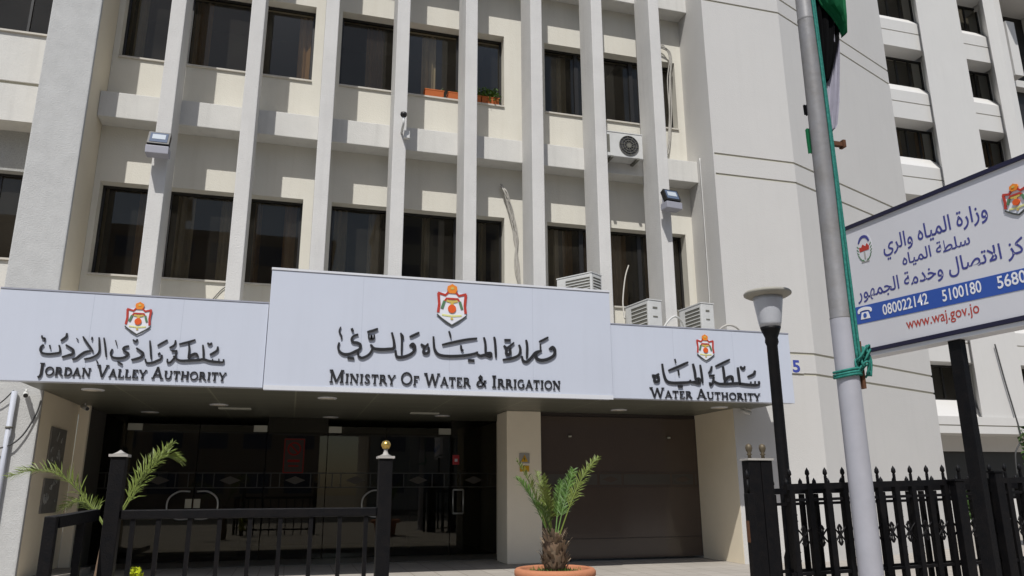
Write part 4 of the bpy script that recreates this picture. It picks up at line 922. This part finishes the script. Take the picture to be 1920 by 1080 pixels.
# low railing between the two posts
t = thing('railing', 'low black iron railing with square bars between the two left gate posts', 'railing', (-0.25, FY, 0))
MB().box(-1.286, 0.743, FY-0.03, FY+0.03, 1.085, 1.158).build('top_rail', 'blackmetal', t, bevel=0.008)
MB().box(-1.286, 0.743, FY-0.02, FY+0.02, 0.14, 0.19).build('bottom_rail', 'blackmetal', t)
for x in (-1.19, -1.0, -0.765, -0.535, -0.295, -0.055, 0.195, 0.435, 0.655):
    MB().box(x-0.017, x+0.017, FY-0.017, FY+0.017, 0.0, 1.084).build('bar', 'blackmetal', t)
t = thing('railing', 'short black railing end folding towards the street left of the capped post', 'railing', (-1.56, FY, 0))
MB().quad_box([(-1.66, FY-0.62, 1.05), (-1.56, FY-0.62, 1.05), (-1.43, FY-0.04, 1.08), (-1.50, FY+0.03, 1.08), (-1.66, FY-0.62, 1.13), (-1.56, FY-0.62, 1.13), (-1.43, FY-0.04, 1.165), (-1.50, FY+0.03, 1.165)]).build('top_rail', 'blackmetal', t)
MB().box(-1.65, -1.57, FY-0.69, FY-0.62, 0, 1.132).build('end_post', 'blackmetal', t, bevel=0.006)
MB().box(-1.525, -1.475, FY-0.3, FY-0.25, 0, 1.07).build('bar', 'blackmetal', t)

def spear_fence(label, x0, x1, y, step, zr, ztip, rise, scroll, slim, seed):
    t = thing('iron_fence', label, 'fence', ((x0+x1)/2, y, 0))
    Z = lambda x, z: z + rise*(x-x0)
    def rail(z, hgt, d, nm):
        MB().quad_box([(x0, y-d, Z(x0,z)), (x1, y-d, Z(x1,z)), (x1, y+d, Z(x1,z)), (x0, y+d, Z(x0,z)), (x0, y-d, Z(x0,z)+hgt), (x1, y-d, Z(x1,z)+hgt), (x1, y+d, Z(x1,z)+hgt), (x0, y+d, Z(x0,z)+hgt)]).build(nm, 'blackmetal', t)
    rail(zr-0.06, 0.06, 0.03, 'top_rail'); rail(zr-0.175, 0.028, 0.018, 'middle_rail'); rail(0.46, 0.03, 0.02, 'bottom_rail'); rail(0.12, 0.03, 0.02, 'bottom_rail')
    n = int((x1-x0)/step)
    for i in range(n+1):
        x = x0+0.06+i*step
        if x > x1: break
        b = MB().box(x-slim, x+slim, y-slim, y+slim, 0, Z(x, zr)-0.062)
        zt = Z(x, ztip)
        b.box(x-0.011, x+0.011, y-0.011, y+0.011, Z(x, zr), zt-0.09).lathe([(0.01, -0.09), (0.024, -0.065), (0.02, -0.035), (0.0, 0.0)], (x, y, zt), 8)
        b.build('spear_bar', 'blackmetal', t)
        if scroll and i < n:
            sc = MB(); xm = x+step/2; a = step*0.42
            for (z0, s) in ((0.76, 1), (0.90, -1)):
                L = [(xm-a, z0+s*0.16), (xm-a*0.35, z0+s*0.10), (xm+a*0.15, z0+s*0.03), (xm, z0-s*0.03), (xm-a*0.3, z0+s*0.01)]
                sc.tube([(p[0], y, Z(x, p[1])) for p in catmull([(p[0], p[1], 0) for p in L], 4)], 0.009, 5)
                sc.tube([(2*xm-p[0], y, Z(x, p[1])) for p in catmull([(p[0], p[1], 0) for p in L], 4)], 0.009, 5)
            for zz in (0.6, 0.68, 0.98, 1.04): sc.lathe([(0, -0.014), (0.016, 0), (0, 0.014)], (x+slim+0.012, y, Z(x, zz)), 6)
            sc.build('scroll', 'blackmetal', t)
    return t
spear_fence('tall spear topped black fence with scrolls right of the double post', 4.86, 9.6, FY, 0.215, 1.345, 1.505, 0.022, True, 0.029, 1)
spear_fence('lower sliding black gate panel with short spears behind the tall fence', 4.84, 9.4, FY+0.28, 0.172, 1.30, 1.405, 0.016, False, 0.022, 2)
t = thing('gate_post', 'black iron fence post standing among the spears near the board post', 'post', (7.47, FY-0.02, 0))
MB().box(7.42, 7.53, FY-0.14, FY-0.05, 0, 1.46).build('shaft', 'blackmetal', t, bevel=0.006)
MB().box(7.40, 7.55, FY-0.15, FY-0.04, 1.461, 1.478).build('cap', 'blackmetal', t)

t = thing('gate_post', 'plain black iron post just left of the board post in the fence line', 'post', (6.93, FY-0.02, 0))
MB().box(6.87, 6.99, FY-0.14, FY-0.05, 0, 1.37).build('shaft', 'blackmetal', t, bevel=0.006)
MB().box(6.855, 7.005, FY-0.15, FY-0.04, 1.371, 1.386).build('cap', 'blackmetal', t)

# ------------------------------------------------------------------ palms, shrub, trees
def frond(mb, base, tip, sag, width, n=26, seed=0, droop=0.25, lw=0.005):
    rnd = random.Random(seed); b = Vector(base); e = Vector(tip)
    P = [b + (e-b)*(i/n) + Vector((0, 0, sag*math.sin(math.pi*i/n*0.9))) for i in range(n+1)]
    mb.tube(P, [0.010*(1-0.75*i/n) for i in range(n+1)], 5)
    for i in range(int(n*0.3), n+1):
        d = (P[min(i+1, n)]-P[i-1]).normalized()
        side = d.cross(Vector((0.15, -0.3, 1))).normalized(); up = side.cross(d)
        L = width*(0.35+0.65*math.sin(math.pi*min(1, (i/n)*0.85+0.12)))
        for s in (-1, 1):
            for rep in range(2):
                v = (side*s*rnd.uniform(0.4, 0.75) + d*rnd.uniform(0.55, 0.85) + up*rnd.uniform(-0.1, 0.7)).normalized()
                l = L*rnd.uniform(0.8, 1.15); p0 = P[i-1] + (P[i]-P[i-1])*(0.5*rep)
                p1 = p0+v*l*0.5; p2 = p0+v*l+Vector((0, 0, -droop*l*rnd.uniform(0.2, 1)))
                wv = d.cross(v).normalized().cross(v).normalized()*lw
                mb.face([p0-wv*0.5, p1-wv, p2, p1+wv, p0+wv*0.5])
t = thing('potted_palm', 'small date palm with a husky stump and upright green fronds growing from the terracotta pot', 'palm', (2.88, -3.5, 0.44))
tr = MB(); tr.lathe([(0.11, 0.44), (0.122, 0.50), (0.125, 0.62), (0.118, 0.72), (0.08, 0.80), (0.035, 0.84)], (2.88, -3.5, 0), 18)
tk = tr.build('trunk', 'husk', t)
st = MB(); rnd = random.Random(5)
for i in range(150):
    a = rnd.uniform(0, 6.28); z = rnd.uniform(0.46, 0.8); r = 0.118 if z < 0.7 else 0.088
    p = Vector((2.88+r*math.cos(a), -3.5+r*math.sin(a), z)); d = Vector((math.cos(a)*0.5, math.sin(a)*0.5, rnd.uniform(0.4, 1.2))).normalized()
    s = Vector((-math.sin(a), math.cos(a), 0))*rnd.uniform(0.012, 0.026); l = rnd.uniform(0.06, 0.13)
    st.face([p-s, p+s, p+s*0.6+d*l, p-s*0.6+d*l])
st.build('frond_stubs', 'drybract', tk)
F = [((2.42,-3.6,1.585), 0.10, 1), ((2.50,-3.3,1.40), 0.10, 2), ((3.42,-3.55,1.61), 0.16, 1), ((3.24,-3.2,1.52), 0.06, 2), 
     ((2.60,-3.95,1.30), 0.10, 5), ((3.12,-3.1,1.38), 0.08, 6), ((2.84,-3.0,1.5), 0.04, 7), ((2.60,-3.8,1.12), 0.08, 8), ((2.72,-3.6,1.45), 0.03, 12)]
for i, (tip, sag, sd_) in enumerate(F):
    f = MB(); a = math.atan2(tip[1]+3.5, tip[0]-2.88)
    frond(f, (2.88+0.05*math.cos(a), -3.5+0.05*math.sin(a), 0.78), tip, sag, 0.155, 34, sd_); f.build('frond', 'palm' if i % 2 else 'palmlight', t)
t = thing('terracotta_pot', 'round terracotta pot with a thick rolled rim in front of the column', 'plant pot', (2.88, -3.5, 0))
MB().lathe([(0.27, 0.0), (0.29, 0.02), (0.34, 0.33), (0.36, 0.37), (0.435, 0.375), (0.45, 0.40), (0.45, 0.44), (0.43, 0.465), (0.39, 0.47), (0.375, 0.45), (0.37, 0.40)], (2.88, -3.5, 0), 36).build('pot', 'terracotta', t)
MB().lathe([(0.0, 0.425), (0.365, 0.42)], (2.88, -3.5, 0), 24, close=False).build('soil', 'soil', t)
gw = MB()
for i in range(160):
    a = rnd.uniform(0, 6.28); r = rnd.uniform(0.1, 0.3); p = Vector((2.88+r*math.cos(a), -3.5+r*math.sin(a), 0.42))
    gw.face([p, p+Vector((0.012, 0, 0)), p+Vector((rnd.uniform(-.03,.03), rnd.uniform(-.03,.03), rnd.uniform(0.03, 0.07)))])
gw.build('weeds', 'palm', t)
t = thing('palm', 'young palm with long arching yellow green fronds behind the capped gate post', 'palm', (-1.74, -3.0, 0))
tr = MB().lathe([(0.10, 0.0), (0.12, 0.2), (0.10, 0.42), (0.06, 0.9)], (-1.74, -3.0, 0), 14); tr.build('trunk', 'husk', t)
F = [((-2.72,-3.05,1.34), 0.34, 21), ((-1.22,-3.0,1.77), 0.10, 22), ((-1.14,-2.85,1.5), 0.38, 23), ((-2.3,-2.6,1.05), 0.22, 24)]
for tip, sag, sd_ in F:
    f = MB(); frond(f, (-1.74, -3.0, 0.88), tip, sag, 0.22, 40, sd_, 0.3); f.build('frond', 'palmlight', t)
def leaf_blob(mb, c, r, n, size, rnd, squash=1.0):
    for i in range(n):
        v = Vector((rnd.gauss(0,1), rnd.gauss(0,1), rnd.gauss(0,1))).normalized()*(rnd.random()**0.45)
        p = Vector(c)+Vector((v.x*r, v.y*r, v.z*r*squash))
        a = Vector((rnd.uniform(-1,1), rnd.uniform(-1,1), rnd.uniform(-1,1))).normalized(); b = a.cross(Vector((rnd.uniform(-1,1), rnd.uniform(-1,1), rnd.uniform(-1,1)))).normalized()
        s = size*rnd.uniform(0.6, 1.3)
        mb.face([p-a*s, p-b*s*0.45, p+a*s, p+b*s*0.45])
rnd = random.Random(11)
t = thing('shrub', 'small bright yellow green shrub at the foot of the left railing', 'shrub', (-1.28, -4.2, 0))
s_ = MB()
for c, r, n in (((-1.27,-4.2,0.58), 0.085, 90), ((-1.33,-4.2,0.48), 0.07, 60), ((-1.22,-4.25,0.46), 0.07, 60), ((-1.28,-4.2,0.3), 0.13, 120)): leaf_blob(s_, c, r, n, 0.032, rnd)
s_.build('leaves', 'lime', t)
s_ = MB()
for i in range(5): s_.tube([(-1.28, -4.2, 0), (-1.28+rnd.uniform(-.06,.06), -4.2+rnd.uniform(-.06,.06), 0.55)], 0.008, 5)
s_.build('stem', 'bark', t)
def tree(label, x, y, h, blobs, seed, group=None, leafn=500, size=0.09):
    t = thing('tree', label, 'tree', (x, y, 0), group); rnd = random.Random(seed)
    tr = MB().tube([(x, y, 0), (x+0.03, y, h*0.4), (x-0.05, y+0.03, h*0.75)], [0.11, 0.085, 0.05], 10)
    for bx, by, bz, br in blobs: tr.tube([(x, y, h*0.42), ((x+bx)/2+rnd.uniform(-.1,.1), (y+by)/2, (h*0.5+bz)/2+0.1), (bx, by, bz)], [0.05, 0.035, 0.015], 7)
    tr.build('trunk', 'bark', t)
    cr = MB()
    for bx, by, bz, br in blobs: leaf_blob(cr, (bx, by, bz), br, leafn, size, rnd, 0.85)
    cr.build('crown', 'leaf', t)
tree('leafy green tree at the right edge behind the fence', 16.9, 2.0, 2.6, [(16.6,1.9,2.0,0.5),(17.0,2.2,2.4,0.55),(17.4,1.8,2.0,0.6),(16.75,1.6,1.5,0.5),(17.2,2.2,2.8,0.4),(17.5,2.3,1.5,0.6)], 3)
tree('small green tree behind the fence posts at right', 11.5, -1.0, 1.1, [(11.3,-1.0,0.9,0.25),(11.6,-0.8,1.1,0.25),(11.6,-1.2,0.75,0.25)], 4, leafn=300, size=0.06)

# ------------------------------------------------------------------ air conditioners, lights, cameras, planters, cables
def ac_unit(label, loc, rz, w=0.82, d=0.32, h=0.62, legs=0.0, flip=False):
    t = thing('air_conditioner', label, 'air conditioner', (0,0,0), 'air conditioner outdoor units')
    z = legs+0.04
    MB().box(-w/2, w/2, -d/2, d/2, z, z+h).build('casing', 'acwhite', t, bevel=0.012)
    MB().box(-w/2-0.008, w/2+0.008, -d/2-0.008, d/2+0.008, z+h+0.001, z+h+0.02).build('lid', 'acwhite', t)
    cx, cz, r = 0.1, z+h*0.5, h*0.40
    g = MB(); mp = plane_map((cx, -d/2-0.002, cz), (1,0,0), (0,0,1), (0,-1,0)); flat_poly(g, disc(0, 0, r, 28), mp, 0, 0.004); f = g.build('fan', 'acdark', t)
    g = MB()
    for rr in (0.25, 0.5, 0.75, 1.0): ribbon(g, disc(0, 0, r*rr, 28)+[(r*rr, 0)], 0.008, mp, 0.006, 0.018, False, 1)
    for i in range(10):
        a = 2*math.pi*i/10; ribbon(g, [(0.03*math.cos(a), 0.03*math.sin(a)), (r*math.cos(a+0.5), r*math.sin(a+0.5))], 0.006, mp, 0.007, 0.016, False, 1)
    flat_poly(g, disc(0, 0, 0.045, 14), mp, 0.005, 0.02)
    g.build('fan_guard', 'acgrey', f)
    s = MB()
    if not flip: s.box(-w/2-0.004, -w/2-0.0005, -d/2+0.04, d/2-0.04, z+0.05, z+h-0.05)
    s.box(-w/2+0.03, -w/2+0.09, -d/2-0.004, -d/2-0.0005, z+0.08, z+h-0.06)
    s.box(-w/2+0.04, w/2-0.2, d/2+0.0005, d/2+0.004, z+0.05, z+h-0.05)
    s.build('coil', 'acgrey', t)
    lv = MB()
    for i in range(0 if flip else 9): lv.box(-w/2-0.012, -w/2-0.0045, -d/2+0.04, d/2-0.04, z+0.07+i*(h-0.14)/8, z+0.085+i*(h-0.14)/8)
    for i in range(9): lv.box(-w/2+0.04, w/2-0.2, d/2+0.0045, d/2+0.012, z+0.07+i*(h-0.14)/8, z+0.085+i*(h-0.14)/8)
    lv.build('louvres', 'acwhite', t)
    e0, e1, e2 = (w/2+0.0005, w/2+0.006, w/2+0.03) if not flip else (-w/2-0.006, -w/2-0.0005, -w/2-0.0005)
    c = MB().box(e0, e1, -d/2+0.1, d/2-0.1, z+h*0.78, z+h*0.83).box(e0, e1, -d/2+0.1, d/2-0.1, z+h*0.55, z+h*0.585)
    c.box(e0-(0.024 if flip else 0), e2, -d/2+0.12, -d/2+0.2, z+0.03, z+0.1)
    c.build('side_grip', 'acgrey', t)
    for x in (-w*0.35, w*0.35): MB().box(x-0.03, x+0.03, -d/2-0.02, d/2+0.02, 0, z-0.001).build('foot', 'acgrey', t)
    t.location = loc; t.rotation_euler = (0, 0, rz)
    return t
ac_unit('air conditioner with a round fan fixed on the upper ledge between two fins', (6.13, 1.345, 7.80), 0, 0.82, 0.3, 0.53)
ac_unit('air conditioner seen corner on above the middle sign', (4.80, 0.52, 3.882), rad(125), 0.76, 0.32, 0.56, legs=0.53)
ac_unit('left one of two air conditioners above the right sign, white end panel showing', (6.08, 0.60, 3.882), rad(100), 0.72, 0.3, 0.69, flip=True)
ac_unit('air conditioner partly behind a fin at the right of the pair above the right sign', (7.14, 0.55, 3.882), rad(96), 0.7, 0.28, 0.68, flip=True)
def floodlight(label, x, y, z, yaw):
    t = thing('floodlight', label, 'floodlight', (0,0,0), 'floodlights on the fins')
    R_ = Matrix.Rotation(rad(-24), 4, 'X')
    R_.translation = Vector((0, 0, 0))
    b = MB().box(-0.165, 0.165, -0.03, 0.075, -0.135, 0.135, R_); hs = b.build('housing', 'frame', t)
    MB().box(-0.135, 0.135, -0.036, -0.031, -0.105, 0.105, R_).build('lens', 'floodglass', hs)
    MB().box(-0.10, 0.10, -0.040, -0.0365, -0.04, 0.07, R_).build('reflector', 'reflector', hs)
    MB().box(-0.175, 0.175, -0.10, 0.12, -0.29, -0.155).build('ballast_box', 'floodgrey', t, bevel=0.01)
    MB().box(-0.03, 0.03, 0.05, 0.24, -0.05, -0.01).box(-0.05, 0.05, 0.225, 0.245, -0.2, 0.12).build('bracket', 'floodgrey', t)
    t.location = (x, y, z); t.rotation_euler = (0, 0, yaw)
floodlight('square floodlight with a pale ballast box on the leftmost fin', -2.42, 0.60, 6.88, 0)
floodlight('square floodlight on the rightmost fin above the right sign', 6.80, 0.60, 6.84, 0.12)
t = thing('security_camera', 'small dome camera with a black lens on a white arm on a middle fin', 'camera', (1.55, 0.8, 7.6))
bb = MB().lathe([(0.0, 7.82), (0.045, 7.835), (0.062, 7.87), (0.055, 7.91), (0.0, 7.93)], (1.55, 0.62, 0), 16); bb.build('dome', 'frame', t)
MB().tube([(1.55, 0.62, 7.82), (1.55, 0.62, 7.68), (1.55, 0.84, 7.62)], 0.022, 8).build('arm', 'acwhite', t)
MB().box(1.59, 1.69, 0.76, 0.848, 7.50, 7.64).build('junction_box', 'acwhite', t)
def bullet(label, p, d):
    t = thing('security_camera', label, 'camera', p)
    d = Vector(d).normalized(); p = Vector(p)
    MB().tube([p-d*0.1, p+d*0.1], 0.035, 12).build('body', 'acwhite', t)
    MB().tube([p+d*0.101, p+d*0.106], 0.03, 12).build('lens', 'frame', t)
    MB().tube([p, p+Vector((0, 0.0, 0.08))], 0.014, 8).build('bracket', 'acwhite', t)
bullet('white bullet camera under the left end of the canopy soffit', (-3.42, 2.5, 2.69), (0.6, -0.8, -0.3))
bullet('white bullet camera under the right end of the canopy soffit', (8.05, 0.6, 2.69), (0.8, -0.5, -0.35))
bullet('white bullet camera on the sunlit pillar just under the left sign', (-3.8, 0.72, 2.69), (0.3, -1, -0.3))
for i, (x0, x1, l) in enumerate([(2.12, 2.5, 'orange planter box furthest left on the upper sill'), (2.60, 2.80, 'short orange planter box beside the middle fin'), (3.10, 3.28, 'orange planter box with trailing leaves right of the fin'), (3.30, 3.66, 'orange planter box with bushy leaves at the right end of the sill')]):
    t = thing('window_box', l, 'planter', ((x0+x1)/2, 1.96, 8.99), 'planter boxes on the upper window sill')
    MB().prism([(1.885, 9.0), (2.04, 9.0), (2.06, 9.15), (1.865, 9.15)], x0, x1, 'X').box(x0-0.012, x1+0.012, 1.86, 2.065, 9.151, 9.17).build('box', 'planter', t)
    lf_ = MB(); rnd = random.Random(40+i)
    for j in range((6, 4, 90, 240)[i]):
        p = Vector((rnd.uniform(x0, x1), rnd.uniform(1.85, 2.05), rnd.uniform(9.16, (9.2, 9.22, 9.33, 9.36)[i])))
        if i > 1 and rnd.random() < 0.25: p.z -= 0.1; p.y -= 0.05; p.x += 0.04
        a = Vector((rnd.uniform(-1,1), rnd.uniform(-1,1), rnd.uniform(-0.3,1))).normalized()*0.045; b_ = a.cross(Vector((rnd.uniform(-1,1), rnd.uniform(-1,1), 1))).normalized()*0.02
        lf_.face([p-a, p-b_, p+a, p+b_])
    lf_.build('leaves', 'palm', t)
def cable(label, pts, r, m, n=1, seed=0, wob=0.03):
    mb = MB(); rnd = random.Random(seed)
    for k in range(n):
        mb.tube(catmull([(p[0]+rnd.uniform(-wob, wob)*(n > 1), p[1]-0.006*k, p[2]+rnd.uniform(-wob, wob)*(n > 1)) for p in pts], 8), r, 6)
    o = mb.build('cable', m); tag(o, label, 'cable'); return o
cable('bundle of pale cables running down the wall pier behind the middle sign', [(3.72, 1.85, 7.22), (3.78, 1.80, 7.05), (3.88, 1.84, 6.7), (4.0, 1.86, 6.2), (4.02, 1.87, 5.6), (4.1, 1.87, 4.9), (4.12, 1.87, 4.2)], 0.012, 'cable', 6, 1, 0.05)
cable('grey cable bundle looping beside the upper right window', [(7.30, 1.83, 10.9), (7.42, 1.80, 11.0), (7.62, 1.8, 10.75), (7.60, 1.83, 10.2), (7.55, 1.84, 9.4), (7.50, 1.84, 8.7), (7.42, 1.84, 8.3)], 0.013, 'cable', 4, 2, 0.06)
cable('thin white cable down the side of the tower wall', [(7.93, 1.35, 8.1), (7.93, 1.35, 7.0), (7.93, 1.36, 5.6), (7.93, 1.38, 4.3), (7.92, 1.3, 3.95)], 0.012, 'acwhite')
cable('pale insulated pipe rising from the left air conditioner to the fin', [(5.75, 0.7, 4.35), (5.95, 1.2, 4.8), (6.2, 1.6, 5.4), (6.4, 1.84, 5.75)], 0.014, 'cable')
cable('curled white hose between the two air conditioners', [(6.32, 0.42, 4.0), (6.42, 0.4, 4.22), (6.62, 0.42, 4.38), (6.82, 0.5, 4.28), (6.92, 0.55, 4.0)], 0.02, 'acwhite')
cable('curled pale hose beside the right air conditioner', [(7.38, 0.35, 4.0), (7.5, 0.32, 4.18), (7.7, 0.35, 4.26), (7.92, 0.4, 4.2), (8.1, 0.45, 3.95)], 0.02, 'cable')
cable('thin dark cable on the pillar below the left sign', [(-4.4, 0.82, 1.88), (-4.0, 0.77, 1.93), (-3.8, 0.8, 2.08), (-3.66, 0.82, 2.4), (-3.62, 0.82, 2.62)], 0.012, 'darkcable')
cable('thin dark cable slanting to the drainpipe top', [(-4.4, 0.82, 2.4), (-4.15, 0.8, 2.55), (-3.98, 0.78, 2.75)], 0.009, 'darkcable')
cable('thin dark wire crossing the wall below the left sill', [(-1.5, 1.88, 4.55), (-1.35, 1.88, 4.75), (-1.2, 1.88, 4.83)], 0.008, 'darkcable')
cable('long thin wire hanging down the pale office wing', [(26.9, 11.9, 6.9), (27.1, 11.9, 5.4), (27.3, 11.9, 4.2), (27.35, 11.85, 3.2), (26.9, 11.8, 2.6), (26.8, 11.8, 1.8)], 0.03, 'darkcable')
t = thing('drainpipe', 'pale grey drainpipe on the pillar below the left sign', 'drainpipe', (-3.95, 0.78, 0))
MB().tube([(-3.97, 0.79, 0), (-3.97, 0.79, 2.74)], 0.038, 14).build('pipe', 'pipe', t)
for z in (0.8, 2.2): MB().lathe([(0.039, 0), (0.048, 0), (0.048, 0.03), (0.039, 0.03)], (-3.97, 0.79, z), 14).build('clamp', 'acgrey', t)
t = thing('house_number', 'blue number five plate on the tower wall beside the right sign', 'sign', (9.415, 0.85, 3.5))
MB().box(9.25, 9.58, 0.835, 0.849, 3.49, 3.77).build('plate', 'tower', t)
text_mesh('5', 9.33, 9.50, 3.515, 0.33, plane_map((0, 0.834, 0), (1,0,0), (0,0,1), (0,-1,0)), 0.001, 'numblue', t, bold=0.03)

# ------------------------------------------------------------------ the other side of the street (seen mirrored in the windows)
def opposite(label, x0, x1, y, h, m, floor):
    t = thing('apartment_block', label, 'building', ((x0+x1)/2, y, 0))
    MB().box(x0, x1, y-12, y, -0.1, h).build('wall', m, t)
    wd = MB()
    z = 1.2
    while z+1.5 < h:
        x = x0+0.8
        while x+2 < x1: wd.box(x, x+2.0, y+0.003, y+0.05, z, z+1.5); x += 3.1
        z += floor
    wd.build('windows', 'oppwin', t)
    MB().box(x0-0.2, x1+0.2, y-12.2, y+0.2, h, h+0.5).build('parapet', m, t)
opposite('tan apartment block across the street behind the camera', -26, 2, -40, 19, 'tan', 3.2)
opposite('grey office block across the street behind the camera', 6, 30, -42, 24, 'opp2', 3.2)
opposite('brown apartment block further along across the street', 34, 60, -40, 16, 'tan', 3.2)
opposite('grey block at the far left across the street', -60, -32, -44, 13, 'opp2', 3.2)
